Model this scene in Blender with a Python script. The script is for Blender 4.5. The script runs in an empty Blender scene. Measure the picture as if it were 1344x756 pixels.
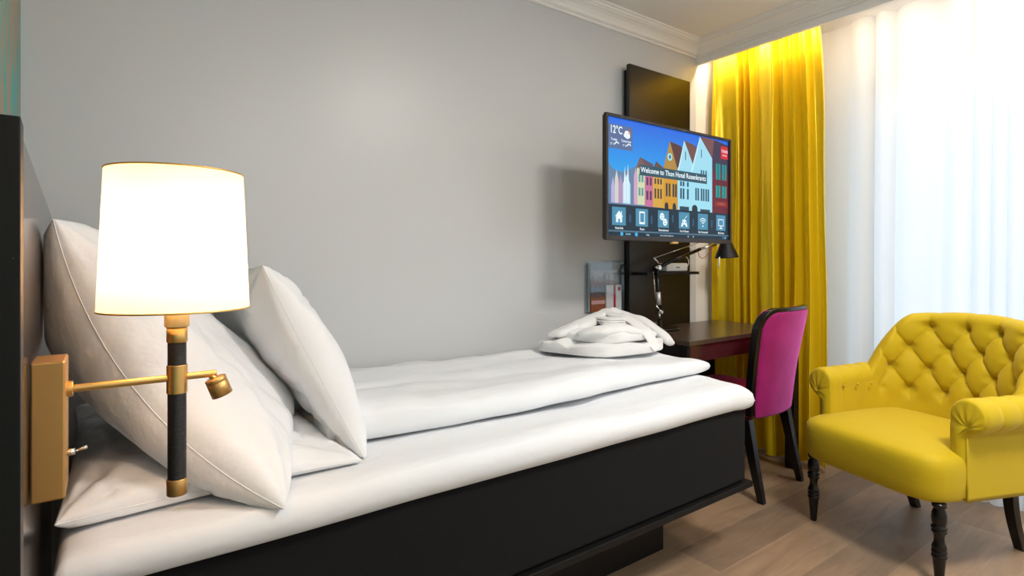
import bpy, bmesh, math, random
from mathutils import Vector, Matrix, noise
S = bpy.context.scene
C = S.collection
R = math.radians
random.seed(7)

# ------------------------------------------------------------------ camera
cam_d = bpy.data.cameras.new('camera')
cam_d.sensor_width = 36.0
cam_d.lens = 36.0 * 726.5 / 1344.0
cam_d.shift_y = -36.0 / 1344.0
cam_d.clip_start = 0.02
cam = bpy.data.objects.new('camera', cam_d)
C.objects.link(cam)
cam.location = (0, 0, 1.15)
cam.rotation_euler = (R(90), 0, -math.atan(530 / 726.5))
S.camera = cam

# ------------------------------------------------------------------ colour management
S.view_settings.view_transform = 'Standard'
S.view_settings.look = 'None'
S.view_settings.gamma = 1.0
S.view_settings.use_curve_mapping = False
S.view_settings.exposure = 0.16

# ------------------------------------------------------------------ world and lights
W = bpy.data.worlds.new('sky')
S.world = W
W.use_nodes = True
bg = W.node_tree.nodes['Background']
bg.inputs[0].default_value = (0.76, 0.88, 1.0, 1)
bg.inputs[1].default_value = 1.55

def area_light(name, loc, rot, sx, sy, power, col, portal=False, spread=None):
    l = bpy.data.lights.new(name, 'AREA')
    l.shape = 'RECTANGLE'; l.size = sx; l.size_y = sy
    l.energy = power; l.color = col
    if spread: l.spread = R(spread)
    if portal: l.cycles.is_portal = True
    o = bpy.data.objects.new(name, l); C.objects.link(o)
    o.location = loc; o.rotation_euler = rot
    return o
# sky light enters through the window opening (portal only steers sampling)
area_light('window_portal', (3.60, 0.075, 1.14), (0, R(90), 0), 2.04, 2.65, 1, (1, 1, 1), portal=True)
# warm light strip in the curtain recess
area_light('recess_strip_light', (3.075, 0.55, 2.47), (0, 0, 0), 0.03, 3.1, 17, (1.0, 0.82, 0.62))
# ceiling lamp of the room, behind the camera's right shoulder
area_light('ceiling_light', (1.75, -0.05, 2.46), (0, 0, 0), 0.42, 0.42, 41, (1.0, 0.94, 0.87))
pl = bpy.data.lights.new('ceiling_fill_light', 'POINT'); pl.energy = 22; pl.color = (0.94, 0.97, 1.0); pl.shadow_soft_size = 0.14  # added fill without a fixture, lifts the ceiling and walls
po = bpy.data.objects.new('ceiling_fill_light', pl); C.objects.link(po); po.location = (0.9, -0.9, 2.12)

# ------------------------------------------------------------------ materials
def mat(name, col, rough=0.6, metal=0.0, spec=0.5, sheen=0.0, emit=None, estr=0.0, alpha=1.0, coat=0.0,
        sheen_tint=None, bump=None, var=None, aniso=0.0):
    m = bpy.data.materials.new(name); m.use_nodes = True
    nt = m.node_tree; b = nt.nodes['Principled BSDF']
    b.inputs['Base Color'].default_value = (*col, 1)
    b.inputs['Roughness'].default_value = rough
    b.inputs['Metallic'].default_value = metal
    b.inputs['Specular IOR Level'].default_value = spec
    b.inputs['Sheen Weight'].default_value = sheen
    if sheen_tint: b.inputs['Sheen Tint'].default_value = (*sheen_tint, 1)
    b.inputs['Coat Weight'].default_value = coat
    b.inputs['Anisotropic'].default_value = aniso
    if emit:
        b.inputs['Emission Color'].default_value = (*emit, 1)
        b.inputs['Emission Strength'].default_value = estr
    b.inputs['Alpha'].default_value = alpha
    tc = nt.nodes.new('ShaderNodeTexCoord')
    if bump:   # (scale, strength, distance[, stretch])
        n = nt.nodes.new('ShaderNodeTexNoise'); n.inputs['Scale'].default_value = bump[0]
        n.inputs['Detail'].default_value = 4
        if len(bump) > 3:
            mp = nt.nodes.new('ShaderNodeMapping'); mp.inputs['Scale'].default_value = bump[3]
            nt.links.new(tc.outputs['Object'], mp.inputs[0]); nt.links.new(mp.outputs[0], n.inputs['Vector'])
        else:
            nt.links.new(tc.outputs['Object'], n.inputs['Vector'])
        bp = nt.nodes.new('ShaderNodeBump'); bp.inputs['Strength'].default_value = bump[1]
        bp.inputs['Distance'].default_value = bump[2]
        nt.links.new(n.outputs['Fac'], bp.inputs['Height']); nt.links.new(bp.outputs[0], b.inputs['Normal'])
    if var:    # (scale, colour2, stretch)
        n = nt.nodes.new('ShaderNodeTexNoise'); n.inputs['Scale'].default_value = var[0]
        n.inputs['Detail'].default_value = 5
        mp = nt.nodes.new('ShaderNodeMapping'); mp.inputs['Scale'].default_value = var[2] if len(var) > 2 else (1, 1, 1)
        nt.links.new(tc.outputs['Object'], mp.inputs[0]); nt.links.new(mp.outputs[0], n.inputs['Vector'])
        r = nt.nodes.new('ShaderNodeValToRGB')
        r.color_ramp.elements[0].position = 0.35; r.color_ramp.elements[1].position = 0.65
        r.color_ramp.elements[0].color = (*col, 1); r.color_ramp.elements[1].color = (*var[1], 1)
        nt.links.new(n.outputs['Fac'], r.inputs[0]); nt.links.new(r.outputs[0], b.inputs['Base Color'])
    return m

M = {}
M['wall'] = mat('wall_paint', (0.59, 0.60, 0.61), 0.36, spec=0.45, bump=(220, 0.05, 0.001))
M['wall_white'] = mat('wall_white_paint', (0.80, 0.78, 0.75), 0.6)
M['ceiling'] = mat('ceiling_paint', (0.84, 0.82, 0.80), 0.7)
M['crown'] = mat('crown_paint', (0.86, 0.84, 0.82), 0.5)
M['black_wood'] = mat('black_wood', (0.006, 0.005, 0.005), 0.4, spec=0.25, bump=(8, 0.1, 0.002, (1, 1, 12)))
M['head_wood'] = mat('headboard_veneer', (0.035, 0.024, 0.018), 0.13, bump=(5, 0.08, 0.001, (1, 3, 9)))
M['panel'] = mat('panel_laminate', (0.010, 0.007, 0.004), 0.30, spec=0.5)
M['desk'] = mat('desk_laminate', (0.060, 0.038, 0.028), 0.27, spec=0.7, bump=(6, 0.05, 0.001, (2, 14, 2)))
M['desk_reflect'] = mat('desk_reflect_laminate', (0.05, 0.012, 0.014), 0.22, spec=0.8)  # brown reddened in the base colour to mimic the chair's reflection
M['linen'] = mat('white_linen', (0.80, 0.82, 0.85), 0.75, sheen=0.1, bump=(5, 0.5, 0.02, (0.7, 2.5, 1)))
M['linen2'] = mat('white_pillowcase', (0.80, 0.81, 0.83), 0.7, sheen=0.1, bump=(7, 0.55, 0.02, (1, 2.2, 1)))
M['terry'] = mat('white_terry', (0.84, 0.84, 0.84), 0.95, sheen=0.4, bump=(330, 0.6, 0.003))
M['charcoal'] = mat('charcoal_fabric', (0.008, 0.008, 0.009), 0.9, spec=0.15, sheen=0.03, bump=(500, 0.4, 0.001))
M['black'] = mat('matte_black', (0.006, 0.006, 0.006), 0.5, spec=0.25)
M['black_gloss'] = mat('gloss_black', (0.006, 0.005, 0.005), 0.25, spec=0.4)
M['brass'] = mat('brushed_brass', (0.78, 0.50, 0.18), 0.36, metal=1.0)
M['brass_plate'] = mat('brass_lacquer', (0.60, 0.35, 0.12), 0.40, metal=0.85)
M['chrome'] = mat('polished_steel', (0.75, 0.75, 0.76), 0.2, metal=1.0)
M['grip'] = mat('black_leather_grip', (0.015, 0.014, 0.016), 0.45)
M['velvet'] = mat('magenta_velvet', (0.30, 0.009, 0.12), 0.65, spec=0.15, sheen=0.7, sheen_tint=(1.0, 0.22, 0.75),
                  var=(14, (0.23, 0.004, 0.075), (1, 1, 0.6)))
M['velvet_lit'] = mat('magenta_velvet_lit', (0.85, 0.02, 0.14), 0.6, spec=0.15, sheen=0.7, sheen_tint=(1.0, 0.2, 0.5))  # same velvet, base colour brightened to stand in for window light
M['yellow_velvet'] = mat('yellow_upholstery', (0.54, 0.385, 0.008), 0.6, spec=0.2, sheen=0.22, sheen_tint=(1.0, 0.95, 0.4), bump=(400, 0.15, 0.001))
M['yellow_button'] = mat('yellow_button', (0.50, 0.34, 0.02), 0.6)
M['white_plastic'] = mat('white_plastic', (0.75, 0.75, 0.73), 0.4)
M['red'] = mat('red_ribbon', (0.45, 0.01, 0.02), 0.5)
M['paper'] = mat('white_paper', (0.80, 0.78, 0.78), 0.5)
M['tv_frame'] = mat('tv_bezel', (0.030, 0.022, 0.018), 0.3, metal=0.3)
M['tv_back'] = mat('tv_back', (0.012, 0.012, 0.012), 0.5)
M['glassware'] = mat('clear_glass', (0.9, 0.92, 0.92), 0.08)
M['glassware'].node_tree.nodes['Principled BSDF'].inputs['Transmission Weight'].default_value = 0.9

def floor_material():
    m = bpy.data.materials.new('oak_planks'); m.use_nodes = True
    nt = m.node_tree; b = nt.nodes['Principled BSDF']; L = nt.links.new
    tc = nt.nodes.new('ShaderNodeTexCoord')
    mp = nt.nodes.new('ShaderNodeMapping'); mp.inputs['Location'].default_value = (0.075, 0.118, 0)
    L(tc.outputs['Object'], mp.inputs[0])
    br = nt.nodes.new('ShaderNodeTexBrick')
    br.inputs['Scale'].default_value = 1.0
    br.inputs['Brick Width'].default_value = 1.9
    br.inputs['Row Height'].default_value = 0.188
    br.inputs['Mortar Size'].default_value = 0.0009
    br.inputs['Mortar Smooth'].default_value = 0.2
    br.offset = 0.37
    br.inputs['Color1'].default_value = (0.40, 0.275, 0.175, 1)
    br.inputs['Color2'].default_value = (0.23, 0.165, 0.115, 1)
    br.inputs['Mortar'].default_value = (0.42, 0.33, 0.25, 1)
    L(mp.outputs[0], br.inputs['Vector'])
    n = nt.nodes.new('ShaderNodeTexNoise'); n.inputs['Scale'].default_value = 3.5; n.inputs['Detail'].default_value = 7
    n.inputs['Roughness'].default_value = 0.62; n.inputs['Distortion'].default_value = 0.8
    mp2 = nt.nodes.new('ShaderNodeMapping'); mp2.inputs['Scale'].default_value = (0.9, 5.0, 1)
    L(tc.outputs['Object'], mp2.inputs[0]); L(mp2.outputs[0], n.inputs['Vector'])
    r = nt.nodes.new('ShaderNodeValToRGB')
    r.color_ramp.elements[0].position = 0.30; r.color_ramp.elements[0].color = (0.72, 0.70, 0.68, 1)
    r.color_ramp.elements[1].position = 0.70; r.color_ramp.elements[1].color = (1.12, 1.08, 1.04, 1)
    L(n.outputs['Fac'], r.inputs[0])
    mx = nt.nodes.new('ShaderNodeMix'); mx.data_type = 'RGBA'; mx.blend_type = 'MULTIPLY'; mx.inputs[0].default_value = 1
    L(br.outputs['Color'], mx.inputs[6]); L(r.outputs[0], mx.inputs[7])
    # small dark knots
    v = nt.nodes.new('ShaderNodeTexVoronoi'); v.inputs['Scale'].default_value = 2.6
    mp3 = nt.nodes.new('ShaderNodeMapping'); mp3.inputs['Scale'].default_value = (0.8, 1.6, 1)
    L(tc.outputs['Object'], mp3.inputs[0]); L(mp3.outputs[0], v.inputs['Vector'])
    r2 = nt.nodes.new('ShaderNodeValToRGB')
    r2.color_ramp.elements[0].position = 0.02; r2.color_ramp.elements[0].color = (0.35, 0.30, 0.27, 1)
    r2.color_ramp.elements[1].position = 0.06; r2.color_ramp.elements[1].color = (1, 1, 1, 1)
    L(v.outputs['Distance'], r2.inputs[0])
    mx2 = nt.nodes.new('ShaderNodeMix'); mx2.data_type = 'RGBA'; mx2.blend_type = 'MULTIPLY'; mx2.inputs[0].default_value = 1
    L(mx.outputs[2], mx2.inputs[6]); L(r2.outputs[0], mx2.inputs[7])
    L(mx2.outputs[2], b.inputs['Base Color'])
    b.inputs['Roughness'].default_value = 0.42
    bp = nt.nodes.new('ShaderNodeBump'); bp.inputs['Strength'].default_value = 0.12; bp.inputs['Distance'].default_value = 0.002
    L(n.outputs['Fac'], bp.inputs['Height']); L(bp.outputs[0], b.inputs['Normal'])
    return m
M['floor'] = floor_material()

def wallpaper_material():
    m = bpy.data.materials.new('streaked_wallpaper'); m.use_nodes = True
    nt = m.node_tree; b = nt.nodes['Principled BSDF']; L = nt.links.new
    tc = nt.nodes.new('ShaderNodeTexCoord')
    mp = nt.nodes.new('ShaderNodeMapping'); mp.inputs['Scale'].default_value = (1, 1.0, 0.22)
    L(tc.outputs['Object'], mp.inputs[0])
    n = nt.nodes.new('ShaderNodeTexNoise'); n.inputs['Scale'].default_value = 13; n.inputs['Detail'].default_value = 5
    L(mp.outputs[0], n.inputs['Vector'])
    r = nt.nodes.new('ShaderNodeValToRGB')
    e = r.color_ramp.elements
    e[0].position = 0.44; e[0].color = (0.36, 0.28, 0.20, 1)
    e[1].position = 0.58; e[1].color = (0.03, 0.42, 0.42, 1)
    x = e.new(0.50); x.color = (0.30, 0.30, 0.20, 1)
    L(n.outputs['Fac'], r.inputs[0]); L(r.outputs[0], b.inputs['Base Color'])
    b.inputs['Roughness'].default_value = 0.6
    return m
M['wallpaper'] = wallpaper_material()

def satin_material():
    m = mat('yellow_satin', (0.86, 0.63, 0.004), 0.34, spec=0.7, metal=0.4, sheen=0.3, sheen_tint=(1, 0.9, 0.3))
    nt = m.node_tree; b = nt.nodes['Principled BSDF']; out = nt.nodes['Material Output']
    t = nt.nodes.new('ShaderNodeBsdfTranslucent'); t.inputs[0].default_value = (0.95, 0.66, 0.01, 1)
    mx = nt.nodes.new('ShaderNodeMixShader'); mx.inputs[0].default_value = 0.18
    nt.links.new(b.outputs[0], mx.inputs[1]); nt.links.new(t.outputs[0], mx.inputs[2])
    nt.links.new(mx.outputs[0], out.inputs[0])
    return m
M['satin'] = satin_material()

def cloth_pass(name, col, trans_col, f_trans, f_clear):
    m = bpy.data.materials.new(name); m.use_nodes = True
    nt = m.node_tree; nt.nodes.remove(nt.nodes['Principled BSDF']); out = nt.nodes['Material Output']
    d = nt.nodes.new('ShaderNodeBsdfDiffuse'); d.inputs[0].default_value = (*col, 1)
    t = nt.nodes.new('ShaderNodeBsdfTranslucent'); t.inputs[0].default_value = (*trans_col, 1)
    m1 = nt.nodes.new('ShaderNodeMixShader'); m1.inputs[0].default_value = f_trans
    nt.links.new(d.outputs[0], m1.inputs[1]); nt.links.new(t.outputs[0], m1.inputs[2])
    if f_clear > 0:
        c = nt.nodes.new('ShaderNodeBsdfTransparent')
        m2 = nt.nodes.new('ShaderNodeMixShader'); m2.inputs[0].default_value = f_clear
        nt.links.new(m1.outputs[0], m2.inputs[1]); nt.links.new(c.outputs[0], m2.inputs[2])
        nt.links.new(m2.outputs[0], out.inputs[0])
    else:
        nt.links.new(m1.outputs[0], out.inputs[0])
    return m
M['sheer'] = cloth_pass('white_sheer', (0.88, 0.90, 0.93), (0.90, 0.94, 0.98), 0.62, 0.08)
M['shade'] = cloth_pass('cream_shade', (0.88, 0.82, 0.70), (0.96, 0.91, 0.80), 0.62, 0.0)

def thin_glass(name, clear=0.9, tint=(1, 1, 1)):
    m = bpy.data.materials.new(name); m.use_nodes = True
    nt = m.node_tree; nt.nodes.remove(nt.nodes['Principled BSDF']); out = nt.nodes['Material Output']
    c = nt.nodes.new('ShaderNodeBsdfTransparent'); c.inputs[0].default_value = (*tint, 1)
    g = nt.nodes.new('ShaderNodeBsdfGlossy'); g.inputs['Roughness'].default_value = 0.03
    mx = nt.nodes.new('ShaderNodeMixShader'); mx.inputs[0].default_value = clear
    nt.links.new(g.outputs[0], mx.inputs[1]); nt.links.new(c.outputs[0], mx.inputs[2]); nt.links.new(mx.outputs[0], out.inputs[0])
    return m
M['glass'] = thin_glass('window_glass', 0.94)
M['acrylic'] = thin_glass('clear_acrylic', 0.94, (0.93, 0.95, 0.96))

def emis(name, col, k=1.0):
    return mat(name, (0.005, 0.005, 0.005), 0.10, emit=col, estr=k, spec=0.14)

# ------------------------------------------------------------------ mesh helpers
def tag(o, label=None, cat=None, group=None, kind=None):
    if label: o['label'] = label
    if cat: o['category'] = cat
    if group: o['group'] = group
    if kind: o['kind'] = kind
    return o

def thing(name, label, cat, loc=(0, 0, 0), group=None):
    o = bpy.data.objects.new(name, None); C.objects.link(o)
    o.location = loc; o.empty_display_size = 0.05
    return tag(o, label, cat, group)

def obj(name, bm, m, parent=None, smooth=False, bevel=0, seg=2, sub=0, solid=0):
    """link a bmesh as one object; geometry is given in world (or parent-local if parent at the origin)"""
    me = bpy.data.meshes.new(name)
    bmesh.ops.recalc_face_normals(bm, faces=bm.faces)
    bm.to_mesh(me); bm.free()
    for mm in (m if isinstance(m, (list, tuple)) else [m]): me.materials.append(mm)
    if smooth:
        for p in me.polygons: p.use_smooth = True
    o = bpy.data.objects.new(name, me); C.objects.link(o)
    if parent:
        o.parent = parent
        o.location = (0, 0, 0) if parent.parent else -parent.location
    if solid:
        md = o.modifiers.new('solid', 'SOLIDIFY'); md.thickness = solid; md.offset = 0
    if bevel:
        md = o.modifiers.new('bevel', 'BEVEL'); md.width = bevel; md.segments = seg; md.limit_method = 'ANGLE'
        md.angle_limit = R(35)
        for p in me.polygons: p.use_smooth = True
        md2 = o.modifiers.new('wn', 'WEIGHTED_NORMAL'); md2.keep_sharp = True
    if sub:
        md = o.modifiers.new('sub', 'SUBSURF'); md.levels = sub; md.render_levels = sub
    return o

def nb(): return bmesh.new()

def box(bm, x0, x1, y0, y1, z0, z1, mi=0):
    vs = [bm.verts.new((x, y, z)) for z in (z0, z1) for (x, y) in ((x0, y0), (x1, y0), (x1, y1), (x0, y1))]
    fs = [(0, 3, 2, 1), (4, 5, 6, 7), (0, 1, 5, 4), (1, 2, 6, 5), (2, 3, 7, 6), (3, 0, 4, 7)]
    for f in fs:
        fc = bm.faces.new([vs[i] for i in f]); fc.material_index = mi
    return vs

def poly_prism(bm, pts, z0, z1, mi=0):
    a = [bm.verts.new((p[0], p[1], z0)) for p in pts]; b = [bm.verts.new((p[0], p[1], z1)) for p in pts]
    n = len(pts)
    bm.faces.new(list(reversed(a))).material_index = mi; bm.faces.new(b).material_index = mi
    for i in range(n):
        bm.faces.new((a[i], a[(i + 1) % n], b[(i + 1) % n], b[i])).material_index = mi

def grid(bm, P, mi=0, close_u=False, close_v=False):
    """P[i][j] points -> quads"""
    V = [[bm.verts.new(p) for p in row] for row in P]
    nu, nv = len(V), len(V[0])
    for i in range(nu if close_u else nu - 1):
        for j in range(nv if close_v else nv - 1):
            try:
                f = bm.faces.new((V[i][j], V[(i + 1) % nu][j], V[(i + 1) % nu][(j + 1) % nv], V[i][(j + 1) % nv]))
                f.material_index = mi; f.smooth = True
            except ValueError: pass
    return V

def lathe(bm, prof, origin=(0, 0, 0), seg=32, mat_=None, mi=0, caps=True):
    """prof: list of (r, z) bottom to top"""
    O = Vector(origin)
    T = mat_ or Matrix.Identity(3)
    P = []
    for r, z in prof:
        P.append([O + T @ Vector((r * math.cos(2 * math.pi * k / seg), r * math.sin(2 * math.pi * k / seg), z)) for k in range(seg)])
    V = grid(bm, P, mi, close_v=True)
    if caps:
        try:
            bm.faces.new(list(reversed(V[0]))).material_index = mi
            bm.faces.new(V[-1]).material_index = mi
        except ValueError: pass

def aim(d):
    return Vector(d).normalized().to_track_quat('Z', 'Y').to_matrix()

def tube(bm, pts, rad, seg=12, mi=0, flat=1.0, up=None):
    pts = [Vector(p) for p in pts]; n = len(pts)
    P = []; prev = None
    for i, p in enumerate(pts):
        t = (pts[min(i + 1, n - 1)] - pts[max(i - 1, 0)]).normalized()
        if prev is None:
            a = Vector(up) if up else (Vector((0, 0, 1)) if abs(t.z) < 0.9 else Vector((1, 0, 0)))
        else: a = prev
        a = (a - t * a.dot(t)).normalized(); b = t.cross(a); prev = a
        r = rad[i] if isinstance(rad, (list, tuple)) else rad
        P.append([p + a * (math.cos(2 * math.pi * k / seg) * r * flat) + b * (math.sin(2 * math.pi * k / seg) * r) for k in range(seg)])
    V = grid(bm, P, mi, close_v=True)
    bm.faces.new(list(reversed(V[0]))).material_index = mi; bm.faces.new(V[-1]).material_index = mi

def catmull(pts, k=8):
    pts = [Vector(p) for p in pts]; out = []
    for i in range(len(pts) - 1):
        p0 = pts[max(i - 1, 0)]; p1 = pts[i]; p2 = pts[i + 1]; p3 = pts[min(i + 2, len(pts) - 1)]
        for j in range(k):
            t = j / k
            out.append(0.5 * ((2 * p1) + (-p0 + p2) * t + (2 * p0 - 5 * p1 + 4 * p2 - p3) * t * t + (-p0 + 3 * p1 - 3 * p2 + p3) * t ** 3))
    out.append(pts[-1]); return out

def cyl(bm, a, b, r, seg=20, mi=0, r2=None):
    tube(bm, [a, b], [r, r2 if r2 is not None else r], seg, mi)

def sgnpow(x, p): return math.copysign(abs(x) ** p, x)

def nz(p, s, seed=0.0):
    return noise.noise(Vector((p[0] * s + seed, p[1] * s - seed * 0.7, p[2] * s + seed * 1.3)))

# ================================================================== SETTING
YW = 2.15          # long wall
XP = 3.012         # pelmet front
CEIL = 2.51
hw = lambda y: -0.107 - 0.0462 * y        # headboard wall
hf = lambda y: -0.038 - 0.0462 * y        # headboard face

bm = nb(); box(bm, -0.6, 3.75, -1.9, 2.4, -0.05, 0.0)
tag(obj('floor', bm, M['floor']), kind='structure')
bm = nb(); box(bm, -0.6, 3.75, -1.9, 2.4, CEIL, CEIL + 0.1)
tag(obj('ceiling', bm, M['ceiling']), kind='structure')
bm = nb(); box(bm, -0.6, XP + 0.001, YW, YW + 0.12, 0, CEIL)
tag(obj('wall_long', bm, M['wall']), kind='structure')
bm = nb(); box(bm, XP + 0.001, 3.75, YW, YW + 0.12, 0, CEIL)
tag(obj('wall_recess', bm, M['wall_white']), kind='structure')
bm = nb(); poly_prism(bm, [(hw(-1.6), -1.6), (hw(2.15), 2.15), (hw(2.15) - 0.2, 2.15), (hw(-1.6) - 0.2, -1.6)], 0, CEIL)
tag(obj('wall_headboard', bm, M['wallpaper']), kind='structure')
bm = nb(); box(bm, -0.6, 3.75, -1.72, -1.6, 0, CEIL)
tag(obj('wall_near', bm, M['wall_white']), kind='structure')
# window wall with an opening y -1.25..1.15, z 0.18..2.157
WX = 3.52
bm = nb()
box(bm, WX, WX + 0.2, 1.40, YW, 0, CEIL); box(bm, WX, WX + 0.2, -1.6, -1.25, 0, CEIL)
box(bm, WX, WX + 0.2, -1.25, 1.40, 0, 0.12); box(bm, WX, WX + 0.2, -1.25, 1.40, 2.16, CEIL)
tag(obj('wall_window', bm, M['wall_white']), kind='structure')
# window: frame, mullions, panes
wroot = bpy.data.objects.new('window_1', None); C.objects.link(wroot); wroot['kind'] = 'structure'
bm = nb()
for (y0, y1) in ((-1.25, -1.18), (1.33, 1.40), (-0.08, 0.0)): box(bm, WX + 0.03, WX + 0.10, y0, y1, 0.12, 2.16)
for (z0, z1) in ((0.12, 0.19), (2.09, 2.16)): box(bm, WX + 0.03, WX + 0.10, -1.25, 1.40, z0, z1)
obj('window_frame', bm, M['wall_white'], wroot, bevel=0.004)
for (y0, y1) in ((-1.18, -0.08), (0.0, 1.33)):
    bm = nb(); box(bm, WX + 0.06, WX + 0.066, y0, y1, 0.19, 2.09)
    obj('window_pane', bm, M['glass'], wroot)

# crown mould, lofted along wall and round the corner on to the pelmet
prof = [(0, -0.105), (0.010, -0.105), (0.014, -0.098), (0.012, -0.090), (0.020, -0.086), (0.026, -0.080), (0.032, -0.066),
        (0.044, -0.048), (0.058, -0.036), (0.070, -0.030), (0.070, -0.025), (0.077, -0.023), (0.083, -0.018), (0.086, -0.011),
        (0.093, -0.010), (0.098, -0.006), (0.100, 0.0), (0, 0)]
bm = nb()
P = [[Vector((-0.19, YW - o, CEIL + z * 0.80)) for o, z in prof],
     [Vector((XP - o, YW - o, CEIL + z * 0.80)) for o, z in prof],
     [Vector((XP - o, -1.6, CEIL + z * 0.80)) for o, z in prof]]
V = grid(bm, P)
bm.faces.new(V[0]); bm.faces.new(V[-1])
for f in bm.faces: f.smooth = False
tag(obj('trim_1', bm, M['crown']), kind='structure')
bm = nb(); box(bm, XP, XP + 0.022, -1.6, YW, 2.386, CEIL)
tag(obj('trim_2', bm, M['crown'], bevel=0.002), kind='structure')

# light fittings (out of frame, they carry the lights)
def led():
    t = thing('light_strip', 'slim white light strip in the recess above the yellow curtain', 'light strip', (3.075, 0.55, 2.49))
    bm = nb(); box(bm, 3.055, 3.095, -1.05, 2.12, 2.485, 2.51)
    obj('housing', bm, M['white_plastic'], t, bevel=0.003)
led()

# ================================================================== HEADBOARD
t = thing('headboard', 'tall glossy dark wooden headboard along the bed end', 'headboard', (-0.1, 1.4, 0))
bm = nb(); poly_prism(bm, [(hf(0.77), 0.77), (hf(2.149), 2.149), (hw(2.149) + 0.002, 2.149), (hw(0.77) + 0.002, 0.77)], 0.0, 1.285)
obj('board', bm, M['head_wood'], t, bevel=0.002)
bm = nb(); poly_prism(bm, [(hf(0.724) + 0.002, 0.724), (hf(0.7695) + 0.002, 0.7695), (hw(0.7695) + 0.002, 0.7695), (hw(0.724) + 0.002, 0.724)], 0.0, 1.292)
o = obj('side_panel', bm, M['black_wood'], t, bevel=0.0015); o['label'] = 'matte black end panel of the headboard'

# ================================================================== BED
bed = thing('bed', 'single bed with charcoal fabric base and white mattress topper', 'bed', (1.0, 1.65, 0))
bm = nb(); box(bm, -0.06, 2.012, 1.205, 2.13, 0.292, 0.585)
obj('base', bm, M['charcoal'], bed, bevel=0.018, seg=4)
bm = nb(); box(bm, -0.05, 2.035, 1.192, 2.13, 0.268, 0.290)
obj('platform', bm, M['black'], bed, bevel=0.002)
bm = nb(); box(bm, 0.1, 1.788, 1.426, 2.08, 0.0, 0.267)
obj('plinth', bm, M['black_wood'], bed, bevel=0.003)
for (fx, fy) in ((1.90, 1.33), (1.90, 2.0)):
    bm = nb(); lathe(bm, [(0.016, 0.0), (0.018, 0.005), (0.018, 0.03)], (fx, fy, 0.237), 16)
    obj('glide', bm, M['black'], bed)

def slab(x0, x1, y0, y1, z0, z1, nx, ny, edge=0.06, pw=0.5, wr=0.004, wscale=5, seed=1.0, topf=None, edgef=None, botf=None):
    """soft slab with rounded edges; closed mesh"""
    bm = nb()
    cx, cy = (x0 + x1) / 2, (y0 + y1) / 2; hx, hy = (x1 - x0) / 2, (y1 - y0) / 2; zc = (z0 + z1) / 2; hz = (z1 - z0) / 2
    def prm(n, h):
        # denser near edges
        out = []
        for i in range(n + 1):
            u = -1 + 2 * i / n
            out.append(math.sin(u * math.pi / 2) * 0.45 + u * 0.55)
        return out
    U = prm(nx, hx); Vv = prm(ny, hy)
    def pt(u, v, side):
        du = (1 - abs(u)) * hx; dv = (1 - abs(v)) * hy
        fu = 1.0 if du >= edge else math.sqrt(max(0, 1 - (1 - du / edge) ** 2))
        fv = 1.0 if dv >= edge else math.sqrt(max(0, 1 - (1 - dv / edge) ** 2))
        h = (fu * fv) ** pw
        x = cx + u * hx; y = cy + v * hy
        z = zc + side * hz * h
        p = Vector((x, y, z))
        if side > 0:
            if topf: z += topf(x, y) * h
            z += wr * nz((x, y * 1.6, 0), wscale, seed) * h
        elif botf: z += botf(x, y) * h
        if edgef:
            dx, dy, dz = edgef(x, y, u, v)
            x += dx; y += dy; z += dz
        return Vector((x, y, z))
    top = grid(bm, [[pt(u, v, 1) for v in Vv] for u in U])
    bot = grid(bm, [[pt(u, v, -1) for v in Vv] for u in U])
    bmesh.ops.remove_doubles(bm, verts=bm.verts, dist=1e-5)
    return bm

def topper_edge(x, y, u, v):
    dy = 0.006 * nz((x, 0, 0), 4.0, 3.3) if v < 0 else 0
    dz = 0
    # drooping corner at the foot end
    if u > 0.9 and v < -0.6:
        k = ((u - 0.9) / 0.1) * ((-v - 0.6) / 0.4)
        dz -= 0.012 * k
    return (0.012 * nz((0, y, 0), 6, 1.0) * (1 if u > 0.97 else 0), dy * max(0, (-v - 0.6) / 0.4), dz)
bm = slab(-0.075, 2.028, 1.178, 2.135, 0.572, 0.668, 120, 60, edge=0.075, pw=0.55, wr=0.008, wscale=4, seed=2.2, edgef=topper_edge,
          topf=lambda x, y: 0.006 * math.sin(x * 5 + y * 3))
o = obj('mattress_topper', bm, M['linen'], bed, smooth=True); o['label'] = 'thick white mattress topper'

# duvet
def duvet_top(x, y):
    k = 0.014 * nz((x * 0.8, y * 2, 0), 2.3, 5.0) + 0.010 * math.sin((y - 1.38) * 9 + x * 1.5)
    k += 0.006 * nz((x * 3, y * 0.7, 0), 4.0, 1.0)
    # long creases
    k -= 0.010 * math.exp(-((y - 1.62 - 0.05 * math.sin(x * 3)) / 0.03) ** 2) * (0.5 + 0.5 * math.sin(x * 2.2 + 1))
    k -= 0.045 * max(0, (y - 1.9) / 0.2)
    k += 0.012 * max(0, (1.0 - x) / 0.5)
    return k
def duvet_edge(x, y, u, v):
    dy = 0
    if v < -0.5:
        k = (-v - 0.5) / 0.5
        dy = k * (0.018 * math.sin(x * 4.2 + 0.5) + 0.012 * nz((x, 0, 0), 6, 4))
    dx = 0
    if u > 0.8:
        dx = (u - 0.8) / 0.2 * (-0.10 * max(0, (y - 1.5)) + 0.015 * nz((0, y, 0), 9, 2))
    return (dx, dy, 0)
bm = slab(0.44, 2.025, 1.365, 2.125, 0.672, 0.754, 130, 90, edge=0.10, pw=0.58, wr=0.006, wscale=7, seed=8.0, topf=duvet_top, edgef=duvet_edge)
dv = obj('duvet', bm, M['linen'], smooth=True)
tag(dv, 'long folded white duvet lying over the foot half of the bed', 'duvet')

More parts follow.
